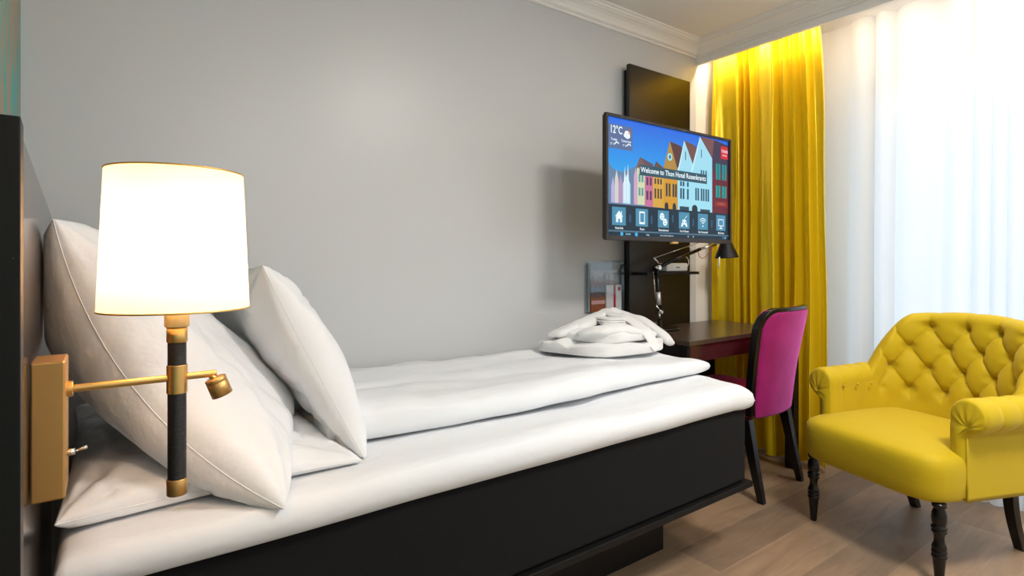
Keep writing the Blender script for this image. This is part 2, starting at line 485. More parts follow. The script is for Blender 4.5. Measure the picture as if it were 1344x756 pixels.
# ------------------------------------------------------------------ pillows
def pillow(name, c00, c10, c11, c01, T, label, seed, n=70, pinch=0.05, power=0.42, flip=1, tf=1.0, tb=1.0, wr=1.0, bow=None):
    """c00..c01 corners in order; T half thickness"""
    c00, c10, c11, c01 = map(Vector, (c00, c10, c11, c01))
    nrm = ((c10 - c00).cross(c01 - c00)).normalized() * flip
    ctr = (c00 + c10 + c11 + c01) / 4
    bm = nb()
    def base(u, v):
        p = base0(u, v)
        if bow: p = p + Vector(bow) * (4 * u * (1 - u)) * (1 - v) ** 1.5
        return p
    def base0(u, v):
        # pinch edges inward between the corners
        uu = u + (0.5 - u) * 0 ; vv = v
        eu = 4 * v * (1 - v); ev = 4 * u * (1 - u)
        uu = 0.5 + (u - 0.5) * (1 - pinch * eu * (abs(u - 0.5) * 2) ** 2)
        vv = 0.5 + (v - 0.5) * (1 - pinch * ev * (abs(v - 0.5) * 2) ** 2)
        return (c00 * (1 - uu) + c10 * uu) * (1 - vv) + (c01 * (1 - uu) + c11 * uu) * vv
    def th(u, v):
        a = max(0.0, 4 * u * (1 - u)); b = max(0.0, 4 * v * (1 - v))
        return (a * b) ** power
    def pt(u, v, sd):
        p = base(u, v); h = th(u, v)
        k = T * h * (tf if sd > 0 else tb)
        # wrinkles: radial from corners + soft noise
        w = 0
        for (cu, cv) in ((0, 0), (1, 0), (1, 1), (0, 1)):
            du, dv_ = abs(u - cu), abs(v - cv); r = math.hypot(du, dv_)
            if r < 0.5:
                ang = math.atan2(dv_, du)
                w += 0.0085 * math.sin(ang * 9 + seed * 3 + cu * 2 + cv) * (r / 0.12 if r < 0.12 else 1) * max(0, (0.5 - r) / 0.5) ** 1.2
        q = Vector((u * 1.0, v * 1.0, sd * 0.3))
        w += 0.018 * nz((u, v * 1.3, sd), 2.4, seed) + 0.006 * nz((u, v, sd), 6.5, seed + 4)
        c = nz((u * 2.2 + v, v * 0.8 - u * 0.6, sd), 3.0, seed + 9)
        w -= 0.008 * max(0, 1 - abs(c) * 5) ** 2
        k += w * min(1, h * 1.6) * wr
        return p + nrm * sd * k
    N = n
    prm = [0.5 - 0.5 * math.cos(math.pi * i / N) for i in range(N + 1)]
    for sd in (1, -1):
        grid(bm, [[pt(u, v, sd) for v in prm] for u in prm])
    bmesh.ops.remove_doubles(bm, verts=bm.verts, dist=1e-5)
    for v in bm.verts:      # the pillow gives way to the headboard and the mattress
        v.co.x = max(v.co.x, hf(v.co.y) + 0.003)
        if v.co.y > 1.21 and v.co.z < 0.672: v.co.z = 0.672
    o = obj(name, bm, M['linen2'], smooth=True)
    # seam along the rim
    rim = [base(u, 0) for u in prm] + [base(1, v) for v in prm[1:]] + [base(u, 1) for u in reversed(prm[:-1])] + [base(0, v) for v in reversed(prm[:-1])]
    bs = nb(); tube(bs, rim[::2] + [rim[-1]], 0.0010, 6)
    obj('seam', bs, M['linen2'], o, smooth=True)
    return tag(o, label, 'pillow', 'white pillows at the head of the bed')

pillow('pillow', (-0.075, 1.245, 0.690), (0.485, 1.270, 0.676), (0.46, 2.02, 0.695), (-0.08, 2.03, 0.72), 0.078,
       'flat white pillow lying lowest on the bed against the headboard', 1.0, power=0.32)
pillow('pillow', (0.285, 1.165, 0.652), (-0.082, 1.32, 1.226), (-0.098, 1.86, 1.21), (0.425, 1.70, 0.715), 0.115,
       'large white pillow leaning on the headboard behind the lamp', 2.4, flip=-1, power=0.40, tf=1.05, tb=1.25, bow=(-0.055, 0.0, -0.045))
pillow('pillow', (0.505, 1.295, 0.664), (0.300, 1.43, 1.138), (0.215, 2.02, 1.11), (0.52, 1.97, 0.76), 0.095,
       'white pillow standing tilted in front, furthest from the headboard', 4.1, flip=-1, power=0.42, tf=1.35, tb=0.72)

# ================================================================== FOLDED ROBE AND TOWELS
def fold_slab(name, x0, x1, y0, y1, z0, z1, label=None, cat=None, parent=None, seed=0, rot=0, m='terry', topf=None, edge=0.035, wr=0.012, notch=0, nx=70, ny=50, shear=0.0):
    cx, cy = (x0 + x1) / 2, (y0 + y1) / 2
    def ef(x, y, u, v):
        dx = 0.018 * nz((x, y, 1), 7, seed); dy = 0.018 * nz((x, y, 5), 7, seed + 3)
        # rounded corners in plan, slanted left side
        dx -= u * (x1 - x0) / 2 * 0.22 * v ** 4; dy -= v * (y1 - y0) / 2 * 0.22 * u ** 4
        dx += shear * (y - y0) * max(0, -u)
        return dx, dy, 0
    bm = slab(x0, x1, y0, y1, z0, z1, nx, ny, edge=edge, pw=0.5, wr=wr, wscale=9, seed=seed, topf=topf, edgef=ef)
    if notch:   # visible fold lines round the edge
        for v in bm.verts:
            dx = min(v.co.x - x0, x1 - v.co.x); dy = min(v.co.y - y0, y1 - v.co.y); d = min(dx, dy)
            if d < edge:
                ph = (v.co.z - z0) / (z1 - z0)
                g = -notch * math.exp(-((ph - 0.5) / 0.10) ** 2) * min(1, abs(dx - dy) / 0.06)
                if dx < dy: v.co.x += -g if v.co.x < cx else g
                else: v.co.y += -g if v.co.y < cy else g
    if rot: bmesh.ops.rotate(bm, verts=bm.verts, cent=(cx, cy, z0), matrix=Matrix.Rotation(rot, 3, 'Z'))
    o = obj(name, bm, M[m], parent, smooth=True)
    if label: tag(o, label, cat)
    return o
fold_slab('folded_towel', 1.575, 2.01, 1.535, 1.93, 0.756, 0.812, 'thick folded white towel lowest in the pile on the duvet', 'towel', seed=3, notch=0.012, shear=-0.28, edge=0.05, wr=0.03, topf=lambda x, y: -0.010 * max(0, (1.66 - x) / 0.1))
robe = thing('bathrobe', 'folded white terry bathrobe on top of the towel', 'bathrobe', (1.8, 1.75, 0.80))
def robe_top(x, y):
    k = 0.030 * math.exp(-(((x - 1.90) / 0.13) ** 2 + ((y - 1.82) / 0.12) ** 2))
    k += 0.016 * nz((x, y, 0), 8, 6) - 0.02 * max(0, (1.68 - x) / 0.12)
    k -= 0.016 * math.exp(-((y - 1.66 + 0.4 * (x - 1.8)) / 0.018) ** 2)
    return k
fold_slab('folded_body', 1.625, 1.975, 1.565, 1.91, 0.806, 0.858, parent=robe, seed=11, edge=0.035, wr=0.026, notch=0.004, topf=robe_top, nx=90, ny=70, shear=-0.25)
def cloth_band(pts, rad, flat, parent, name, seg=22, seed=1.0, w=0.12, lump=0.009):
    bm = nb(); P = catmull(pts, 10)
    n = len(P); rr = []
    kk = len(rad) - 1
    for i in range(n):
        f = i / (n - 1) * kk; a = int(min(f, kk - 1e-6)); fr = f - a
        rr.append((rad[a] * (1 - fr) + rad[min(a + 1, kk)] * fr) * (1 + w * nz((i * 0.1, 0, 0), 2, seed)))
    rr[0] *= 0.5; rr[-1] *= 0.5
    tube(bm, P, rr, seg, flat=flat, up=(0, 0, 1))
    for v in bm.verts:
        v.co += Vector((nz(v.co, 14, seed), nz(v.co, 14, seed + 2), nz(v.co, 14, seed + 5))) * lump
    return obj(name, bm, M['terry'], parent, smooth=True)
cloth_band([(1.60, 1.80, 0.846), (1.70, 1.80, 0.862), (1.80, 1.83, 0.882), (1.92, 1.87, 0.903), (1.975, 1.885, 0.917)], [0.03, 0.05, 0.042, 0.032, 0.014], 0.55, robe, 'collar', seed=2)
cloth_band([(1.955, 1.885, 0.910), (2.005, 1.83, 0.890), (2.03, 1.74, 0.862), (2.03, 1.65, 0.825), (2.015, 1.575, 0.790)], [0.022, 0.040, 0.045, 0.042, 0.034], 0.5, robe, 'collar', seed=5)
cloth_band([(1.60, 1.72, 0.835), (1.64, 1.66, 0.850), (1.71, 1.63, 0.858), (1.79, 1.62, 0.850), (1.86, 1.61, 0.838)], [0.03, 0.048, 0.052, 0.046, 0.03], 0.55, robe, 'sleeve', seed=7)
cloth_band([(1.88, 1.84, 0.905), (1.875, 1.74, 0.895), (1.87, 1.66, 0.880), (1.868, 1.59, 0.850), (1.868, 1.545, 0.800), (1.875, 1.525, 0.775)], [0.026, 0.032, 0.033, 0.033, 0.03, 0.024], 0.33, robe, 'belt', seed=9)
cloth_band([(1.53, 1.83, 0.822), (1.55, 1.79, 0.838), (1.60, 1.78, 0.848), (1.66, 1.80, 0.852)], [0.018, 0.026, 0.030, 0.03], 0.7, robe, 'sleeve', seed=17)
cloth_band([(1.95, 1.60, 0.815), (1.93, 1.68, 0.86), (1.94, 1.76, 0.882)], [0.03, 0.04, 0.03], 0.45, robe, 'sleeve', seed=27)
wc = thing('face_cloth', 'small folded white face cloth tucked in the top of the robe pile', 'cloth', (1.82, 1.73, 0.88))
for k in range(3):
    fold_slab('cloth_fold', 1.755, 1.865, 1.68, 1.79, 0.868 + 0.0095 * k, 0.8775 + 0.0095 * k, parent=wc, seed=21 + k, rot=R(-18 + 5 * k), edge=0.005, wr=0.004, nx=24, ny=24)

# ================================================================== WALL LAMP
Y0 = 0.95
lamp = thing('wall_lamp', 'brass wall lamp with lit cream shade beside the bed', 'lamp', (0.0, Y0, 0.98))
bm = nb(); box(bm, -0.0795, -0.0445, 0.915, 0.985, 0.843, 1.021)
obj('wall_bracket', bm, M['brass_plate'], lamp, bevel=0.003, seg=3)
px0 = 0.082
bm = nb(); cyl(bm, (-0.045, Y0, 0.978), (-0.038, Y0, 0.978), 0.0105, 24); cyl(bm, (-0.038, Y0, 0.978), (0.134, Y0, 0.978), 0.0052, 20)
obj('arm', bm, M['brass'], lamp, smooth=False, bevel=0.0008)
bm = nb(); lathe(bm, [(0.0128, 0.955), (0.0135, 0.956), (0.0135, 0.996), (0.0128, 0.997)], (px0, Y0, 0), 32)
obj('joint_collar', bm, M['brass'], lamp, bevel=0.0005)
def grip_prof(z0, z1, r, pitch):
    p = []; z = z0; n = int((z1 - z0) / pitch)
    for i in range(n):
        a = z0 + (z1 - z0) * i / n; h = (z1 - z0) / n
        p += [(r * 0.955, a), (r, a + h * 0.25), (r, a + h * 0.75)]
    p.append((r * 0.955, z1)); return p
bm = nb(); lathe(bm, grip_prof(0.828, 0.957, 0.0122, 0.0030), (px0, Y0, 0), 28)
obj('grip', bm, M['grip'], lamp)
bm = nb(); lathe(bm, grip_prof(0.994, 1.032, 0.0122, 0.0030), (px0, Y0, 0), 28)
obj('grip', bm, M['grip'], lamp)
bm = nb(); lathe(bm, [(0.0125, 0.806), (0.0135, 0.807), (0.0135, 0.829), (0.0128, 0.830)], (px0, Y0, 0), 32)
o = obj('end_cap', bm, M['brass_plate'], lamp)
bm = nb(); lathe(bm, [(0.0128, 1.030), (0.0135, 1.031), (0.0135, 1.052), (0.012, 1.0525)], (px0, Y0, 0), 32)
obj('socket_ring', bm, M['brass'], lamp)
bm = nb(); lathe(bm, [(0.0150, 1.0527), (0.0162, 1.054), (0.0162, 1.088), (0.010, 1.089), (0.008, 1.13)], (px0, Y0, 0), 32)
o = obj('socket', bm, mat('lamplit_socket', (0.80, 0.62, 0.30), 0.45), lamp); o['label'] = 'upper socket below the shade, coloured pale as if lamplit'  # pale colour stands in for lamplight on the socket
# shade: open top and bottom thin fabric, with rims and a spider ring
bm = nb()
RB, RT, ZB, ZT = 0.0965, 0.0880, 1.0790, 1.2790
lathe(bm, [(RB + (RT - RB) * i / 12, ZB + (ZT - ZB) * i / 12) for i in range(13)], (px0, Y0, 0), 72, caps=False)
obj('shade', bm, M['shade'], lamp, smooth=True)
bm = nb()
for rr, zz in ((RB, ZB), (RT, ZT)):
    bm = nb(); ring = [[Vector((px0 + (rr + 0.0012 * math.cos(q * math.pi / 4)) * math.cos(2 * math.pi * k / 72), Y0 + (rr + 0.0012 * math.cos(q * math.pi / 4)) * math.sin(2 * math.pi * k / 72), zz + 0.0012 * math.sin(q * math.pi / 4))) for q in range(8)] for k in range(72)]
    grid(bm, ring, close_u=True, close_v=True)
    obj('shade_rim', bm, M['brass'], lamp)
for k in range(3):
    a = k * 2 * math.pi / 3 + 0.4
    bm = nb(); tube(bm, [(px0, Y0, ZT - 0.02), (px0 + (RT - 0.001) * math.cos(a), Y0 + (RT - 0.001) * math.sin(a), ZT - 0.004)], 0.0012, 8)
    obj('shade_spoke', bm, M['brass'], lamp)
bm = nb(); lathe(bm, [(0.010, 1.128), (0.014, 1.14), (0.026, 1.16), (0.030, 1.178), (0.026, 1.196), (0.012, 1.207), (0.001, 1.209)], (px0, Y0, 0), 24)
obj('bulb', bm, emis('bulb_glow', (1.0, 0.56, 0.25), 78.0), lamp, smooth=True)
# toggle switch
bm = nb(); cyl(bm, (-0.045, 0.95, 0.893), (-0.036, 0.95, 0.893), 0.0045, 12); cyl(bm, (-0.036, 0.95, 0.893), (-0.0235, 0.945, 0.898), 0.0016, 10, r2=0.0024)
obj('toggle_switch', bm, M['chrome'], lamp, smooth=True)
# reading spot
sp = nb(); d = Vector((0.35, -0.05, -0.94)); T = aim(d)
lathe(sp, [(0.0125, -0.013), (0.0148, -0.012), (0.0148, -0.006), (0.0142, -0.0055), (0.0148, -0.005), (0.0148, 0.016), (0.0125, 0.0165), (0.0118, 0.010)], (0.1355, 0.945, 0.960), 28, T)
o = obj('reading_spot', sp, M['brass_plate'], lamp)
bm = nb(); cyl(bm, (0.126, 0.95, 0.976), (0.132, 0.947, 0.969), 0.0045, 12)
obj('swivel', bm, M['brass'], lamp)

# ================================================================== WALL PANEL, TV, SHELF
pan = thing('wall_panel', 'tall dark laminate panel on the wall behind the television', 'wall panel', (2.6, 2.1, 0))
bm = nb(); box(bm, 2.350, 2.84, 2.102, 2.149, 0.05, 2.222)
obj('backing', bm, M['black'], pan, bevel=0.002)
bm = nb(); box(bm, 2.318, 2.857, 2.080, 2.102, 0.05, 2.236)
obj('front_board', bm, M['panel'], pan, bevel=0.0015)
sh = nb(); box(sh, 2.34, 2.80, 1.975, 2.079, 1.070, 1.086)
o = obj('wall_shelf', sh, M['black_wood'], bevel=0.0015)
tag(o, 'thin black shelf on the dark wall panel under the television', 'shelf')

def router():
    t = thing('network_box', 'small white network box with a cable loop on the thin shelf', 'network box', (2.63, 2.03, 1.087))
    bm = nb(); vs = box(bm, 2.545, 2.735, 2.005, 2.07, 1.088, 1.135)
    obj('case', bm, M['white_plastic'], t, bevel=0.008, seg=4)
    bm = nb(); tube(bm, catmull([(2.735, 2.04, 1.105), (2.765, 2.03, 1.12), (2.775, 2.03, 1.15), (2.755, 2.04, 1.175), (2.735, 2.06, 1.172)], 8), 0.003, 8)
    obj('cable', bm, M['white_plastic'], t, smooth=True)
    bm = nb(); box(bm, 2.625, 2.66, 2.004, 2.0055, 1.108, 1.113)
    obj('badge', bm, M['desk'], t)
router()

TX0, TX1, TZ0, TZ1, TY = 1.748, 2.693, 1.240, 1.797, 1.70
tv = thing('television', 'flat television showing a welcome screen with coloured gabled houses', 'television', (2.22, TY, 1.24))
bm = nb()
b = 0.013
for bx in ((TX0, TX0 + b, TZ0, TZ1), (TX1 - b, TX1, TZ0, TZ1), (TX0 + b, TX1 - b, TZ1 - b, TZ1), (TX0 + b, TX1 - b, TZ0, TZ0 + 0.020)):
    box(bm, bx[0], bx[1], TY, TY + 0.018, bx[2], bx[3])
obj('frame', bm, M['tv_frame'], tv, bevel=0.0015)
bm = nb(); box(bm, TX0 + 0.004, TX1 - 0.004, TY + 0.019, TY + 0.032, TZ0 + 0.004, TZ1 - 0.004); 
vs = box(bm, TX0 + 0.14, TX1 - 0.14, TY + 0.032, TY + 0.065, TZ0 + 0.03, TZ1 - 0.16)
obj('rear_housing', bm, M['tv_back'], tv, bevel=0.006)
bm = nb(); box(bm, 2.14, 2.30, TY + 0.066, TY + 0.075, 1.40, 1.60); box(bm, 2.205, 2.235, TY + 0.075, TY + 0.26, 1.48, 1.52)
cyl(bm, (2.22, TY + 0.26, 1.46), (2.22, TY + 0.26, 1.54), 0.02, 16)
tube(bm, [(2.22, TY + 0.26, 1.50), (2.5, 2.055, 1.50)], 0.016, 10); box(bm, 2.44, 2.56, 2.05, 2.079, 1.41, 1.59)
obj('wall_mount', bm, M['black'], tv)
bm = nb(); box(bm, 2.195, 2.24, TY - 0.004, TY + 0.014, TZ0 - 0.010, TZ0 + 0.001)
o = obj('maker_badge', bm, M['brass'], tv, bevel=0.003)
o['label'] = 'small gold tab under the screen'

# ---- screen picture (one mesh, many emissive colours)
SX0, SX1, SZ0, SZ1 = 1.761, 2.680, 1.260, 1.784
SW, SH = SX1 - SX0, SZ1 - SZ0
scr = nb(); smats = []; sidx = {}
def sm(col, k=1.0):
    key = (col, k)
    if key not in sidx:
        sidx[key] = len(smats); smats.append(emis('screen_colour', col, k))
    return sidx[key]
def spoly(pts, col, lay, k=1.0):
    vs = [scr.verts.new((SX0 + u * SW, TY + 0.0120 - lay * 0.0004, SZ0 + v * SH)) for u, v in pts]
    # keep all facing the room (-y)
    f = scr.faces.new(vs); f.normal_update()
    if f.normal.y > 0: f.normal_flip()
    f.material_index = sm(col, k)
def srect(u0, v0, u1, v1, col, lay, k=1.0): spoly([(u0, v0), (u1, v0), (u1, v1), (u0, v1)], col, lay, k)
K = 0.95
# sky in vertical gradient bands
for i in range(24):
    v0 = 0.5 + i * 0.5 / 24; v1 = 0.5 + (i + 1) * 0.5 / 24; f = i / 23
    srect(0, v0, 1, v1, (0.02 * f + 0.03 * (1 - f), 0.14 * f + 0.36 * (1 - f), 0.72 * f + 0.80 * (1 - f)), 0, K)
srect(0, 0, 1, 0.5, (0.05, 0.10, 0.16), 0, K)
hill = [(0, 0.64), (0.033, 0.575), (0.064, 0.556), (0.107, 0.55), (0.151, 0.571), (0.196, 0.61), (0.27, 0.60), (0.27, 0.27), (0, 0.27)]
spoly(hill, (0.13, 0.22, 0.36), 1, K)
# far small houses and church spires
for (u0, u1, top, col) in ((0.03, 0.055, 0.50, (0.45, 0.42, 0.66)), (0.055, 0.08, 0.56, (0.62, 0.60, 0.55)), (0.08, 0.112, 0.52, (0.42, 0.28, 0.48)), (0.112, 0.165, 0.53, (0.55, 0.75, 0.85)),
                           (0.19, 0.218, 0.60, (0.60, 0.35, 0.52))):
    um = (u0 + u1) / 2
    spoly([(u0, 0.28), (u1, 0.28), (u1, top - 0.08), (um, top), (u0, top - 0.08)], col, 2, K)
for um, top in ((0.125, 0.60), (0.147, 0.63)):
    spoly([(um - 0.008, 0.45), (um + 0.008, 0.45), (um, top)], (0.70, 0.85, 0.92), 3, K)
for um in (0.125, 0.147): srect(um - 0.006, 0.3, um + 0.006, 0.46, (0.65, 0.82, 0.9), 3, K)
srect(0.213, 0.28, 0.272, 0.61, (0.60, 0.66, 0.42), 2, K); spoly([(0.205, 0.60), (0.235, 0.70), (0.275, 0.63)], (0.18, 0.10, 0.09), 3, K)
spoly([(0.235, 0.70), (0.335, 0.655), (0.335, 0.60), (0.213, 0.60)], (0.12, 0.08, 0.10), 2, K)
srect(0.272, 0.27, 0.334, 0.61, (0.55, 0.16, 0.30), 3, K)
srect(0.334, 0.27, 0.42, 0.62, (0.65, 0.36, 0.05), 2, K); spoly([(0.334, 0.61), (0.36, 0.685), (0.425, 0.63), (0.42, 0.60)], (0.13, 0.07, 0.05), 3, K)
srect(0.42, 0.25, 0.533, 0.64, (0.62, 0.30, 0.02), 3, K); spoly([(0.415, 0.63), (0.469, 0.891), (0.533, 0.636)], (0.42, 0.24, 0.05), 4, K)
spoly([(0.469, 0.891), (0.565, 0.863), (0.585, 0.80), (0.533, 0.636)], (0.10, 0.04, 0.04), 3, K)
for (pa, pb, pc) in (((0.533, 0.63), (0.589, 0.925), (0.662, 0.72)), ((0.651, 0.66), (0.728, 0.992), (0.842, 0.80))):
    spoly([pa, pb, pc, (pc[0], 0.60), (pa[0], 0.60)], (0.34, 0.68, 0.82), 5, K)
    e = 0.008
    spoly([pa, (pb[0], pb[1]), (pb[0], pb[1] - 0.035), (pa[0] + 0.004, pa[1] - 0.04)], (0.55, 0.85, 0.95), 6, K)
spoly([(0.589, 0.925), (0.69, 0.895), (0.70, 0.86), (0.662, 0.70)], (0.16, 0.07, 0.06), 4, K)
spoly([(0.728, 0.995), (0.863, 0.992), (0.90, 0.88), (0.842, 0.78)], (0.17, 0.07, 0.07), 4, K)
srect(0.533, 0.25, 0.842, 0.66, (0.34, 0.70, 0.84), 5, K)
spoly([(0.842, 0.26), (1.0, 0.26), (1.0, 0.96), (0.90, 0.93), (0.842, 0.78)], (0.14, 0.015, 0.03), 5, K)
spoly([(0.863, 0.99), (1.0, 0.96), (1.0, 0.68), (0.842, 0.68), (0.842, 0.80)], (0.05, 0.03, 0.07), 6, K)
# windows of the houses
for row, (v0, v1) in enumerate(((0.37, 0.47), (0.49, 0.535))):
    for u0 in (0.553, 0.575, 0.612): srect(u0, v0, u0 + 0.015, v1, (0.03, 0.08, 0.14), 6, K)
for u0 in (0.685, 0.705, 0.735, 0.755, 0.778, 0.798): srect(u0, 0.37, u0 + 0.014, 0.49, (0.03, 0.08, 0.14), 6, K)
for u0 in (0.735, 0.755, 0.778): srect(u0, 0.62, u0 + 0.012, 0.67, (0.03, 0.08, 0.14), 6, K)
srect(0.596, 0.74, 0.603, 0.82, (0.04, 0.1, 0.16), 7, K); srect(0.737, 0.79, 0.744, 0.87, (0.04, 0.1, 0.16), 7, K)
for u0 in (0.435, 0.458, 0.49, 0.511): srect(u0, 0.38, u0 + 0.015, 0.50, (0.05, 0.05, 0.05), 5, K)
for u0 in (0.345, 0.368, 0.39): srect(u0, 0.35, u0 + 0.013, 0.44, (0.08, 0.05, 0.05), 5, K); srect(u0, 0.48, u0 + 0.013, 0.53, (0.08, 0.05, 0.05), 5, K)
for u0 in (0.282, 0.308): srect(u0, 0.33, u0 + 0.016, 0.41, (0.12, 0.04, 0.10), 5, K); srect(u0, 0.46, u0 + 0.016, 0.53, (0.12, 0.04, 0.10), 5, K)
for u0 in (0.224, 0.246): srect(u0, 0.36, u0 + 0.014, 0.43, (0.10, 0.3, 0.32), 5, K); srect(u0, 0.48, u0 + 0.014, 0.55, (0.10, 0.3, 0.32), 5, K)
for u0 in (0.875, 0.935):
    srect(u0, 0.42, u0 + 0.045, 0.54, (0.02, 0.28, 0.25), 7, K); srect(u0, 0.60, u0 + 0.045, 0.76, (0.02, 0.24, 0.25), 7, K); srect(u0 + 0.02, 0.42, u0 + 0.025, 0.76, (0.02, 0.06, 0.06), 8, K)
srect(0.86, 0.33, 0.99, 0.385, (0.25, 0.02, 0.02), 7, K)
# round clock window and doorways
spoly([(0.468 + 0.020 * math.cos(a * math.pi / 8), 0.745 + 0.035 * math.sin(a * math.pi / 8)) for a in range(16)], (0.35, 0.75, 0.80), 6, K)
spoly([(0.468 + 0.008 * math.cos(a * math.pi / 8), 0.745 + 0.02 * math.sin(a * math.pi / 8)) for a in range(16)], (0.04, 0.1, 0.12), 7, K)
for u0, w_ in ((0.655, 0.05), (0.425, 0.03), (0.49, 0.028)):
    spoly([(u0, 0.20), (u0 + w_, 0.20), (u0 + w_, 0.29)] + [(u0 + w_ / 2 + w_ / 2 * math.cos(a * math.pi / 8), 0.29 + 0.035 * math.sin(a * math.pi / 8)) for a in range(1, 8)] + [(u0, 0.29)], (0.02, 0.03, 0.04), 7, K)
srect(0.55, 0.24, 0.63, 0.30, (0.03, 0.06, 0.08), 6, K); srect(0.73, 0.24, 0.82, 0.29, (0.03, 0.06, 0.08), 6, K)
# lower translucent dark band, icon tiles, footer
srect(0, 0.0, 1, 0.265, (0.012, 0.028, 0.045), 8, K)
srect(0, 0.035, 1, 0.048, (0.08, 0.16, 0.24), 9, K)
for (u, v) in ((0.16, 0.15), (0.32, 0.15), (0.49, 0.17), (0.665, 0.15), (0.835, 0.15)): srect(u - 0.006, v - 0.03, u + 0.006, v + 0.04, (0.03, 0.10, 0.18), 9, K)
icons = [(0.033, 0.129), (0.201, 0.293), (0.370, 0.457), (0.540, 0.632), (0.707, 0.798), (0.878, 0.968)]
for u0, u1 in icons: srect(u0, 0.09, u1, 0.245, (0.07, 0.26, 0.40), 9, K)
WH = (0.80, 0.92, 0.97)
def strk(u0, v0, u1, v1, w, lay=10):
    d = Vector((u1 - u0, (v1 - v0) * SH / SW)); n_ = Vector((-d.y, d.x)).normalized() * w / 2
    nx_, ny_ = n_.x, n_.y * SW / SH
    spoly([(u0 + nx_, v0 + ny_), (u1 + nx_, v1 + ny_), (u1 - nx_, v1 - ny_), (u0 - nx_, v0 - ny_)], WH, lay, K)
# house
spoly([(0.054, 0.165), (0.081, 0.215), (0.108, 0.165)], WH, 10, K); srect(0.060, 0.115, 0.102, 0.166, WH, 10, K); srect(0.075, 0.115, 0.087, 0.145, (0.07, 0.26, 0.40), 11, K); srect(0.094, 0.18, 0.100, 0.21, WH, 10, K)
# phone
srect(0.227, 0.11, 0.268, 0.222, WH, 10, K); srect(0.233, 0.128, 0.262, 0.207, (0.07, 0.26, 0.40), 11, K)
# two masks
for cu, cv in ((0.402, 0.190), (0.426, 0.140)):
    spoly([(cu + 0.018 * math.cos(a * math.pi / 8), cv + 0.034 * math.sin(a * math.pi / 8)) for a in range(16)], WH, 10, K)
    for du in (-0.007, 0.007): srect(cu + du - 0.003, cv + 0.004, cu + du + 0.003, cv + 0.012, (0.07, 0.26, 0.40), 11, K)
    srect(cu - 0.008, cv - 0.016, cu + 0.008, cv - 0.010, (0.07, 0.26, 0.40), 11, K)
# game pad
spoly([(0.558, 0.11), (0.572, 0.175), (0.600, 0.175), (0.614, 0.11), (0.602, 0.108), (0.592, 0.13), (0.580, 0.13), (0.570, 0.108)], WH, 10, K)
srect(0.572, 0.145, 0.580, 0.158, (0.07, 0.26, 0.40), 11, K); srect(0.592, 0.145, 0.600, 0.158, (0.07, 0.26, 0.40), 11, K)
strk(0.586, 0.175, 0.596, 0.195, 0.003); strk(0.596, 0.195, 0.612, 0.215, 0.003)
# wifi
for rr in (0.013, 0.024, 0.035):
    for a in range(-4, 4):
        a0, a1 = R(90 + a * 12), R(90 + (a + 1) * 12)
        strk(0.752 + rr * math.cos(a0), 0.135 + rr * math.sin(a0) * SW / SH * 1.05, 0.752 + rr * math.cos(a1), 0.135 + rr * math.sin(a1) * SW / SH * 1.05, 0.005)
spoly([(0.752 + 0.005 * math.cos(a * math.pi / 5), 0.125 + 0.010 * math.sin(a * math.pi / 5)) for a in range(10)], WH, 10, K)
# monitor
srect(0.897, 0.135, 0.949, 0.205, WH, 10, K); srect(0.902, 0.143, 0.944, 0.197, (0.07, 0.26, 0.40), 11, K); srect(0.919, 0.115, 0.927, 0.135, WH, 10, K); srect(0.907, 0.108, 0.939, 0.116, WH, 10, K)
# weather box
srect(0.012, 0.738, 0.180, 0.943, (0.10, 0.15, 0.30), 2, K)
spoly([(0.150 + 0.014 * math.cos(a * math.pi / 6), 0.885 + 0.024 * math.sin(a * math.pi / 6)) for a in range(12)], (0.9, 0.35, 0.12), 3, K)
for cu, cv, cr in ((0.137, 0.885, 0.014), (0.128, 0.865, 0.012), (0.150, 0.862, 0.013), (0.142, 0.862, 0.016)):
    spoly([(cu + cr * math.cos(a * math.pi / 6), cv + cr * 1.6 * math.sin(a * math.pi / 6)) for a in range(12)], (0.80, 0.86, 0.92), 4, K)
for cu in (0.070, 0.155):
    for k in range(6):
        a0, a1 = R(25 + k * 25), R(25 + (k + 1) * 25)
        strk(cu + 0.014 * math.cos(a0), 0.772 + 0.022 * math.sin(a0), cu + 0.014 * math.cos(a1), 0.772 + 0.022 * math.sin(a1), 0.006, 3)
# banner and red badge
srect(0.229, 0.540, 0.790, 0.632, (0.035, 0.085, 0.12), 9, K)
srect(0.922, 0.815, 0.992, 0.942, (0.60, 0.02, 0.03), 9, K)
# footer dots
for u in (0.10, 0.205): spoly([(u + 0.011 * math.cos(a * math.pi / 6), 0.018 + 0.018 * math.sin(a * math.pi / 6)) for a in range(12)], (0.05, 0.40, 0.75), 10, K)
for u in (0.62, 0.665): spoly([(u + 0.005 * math.cos(a * math.pi / 6), 0.018 + 0.009 * math.sin(a * math.pi / 6)) for a in range(12)], (0.4, 0.5, 0.55), 10, K)

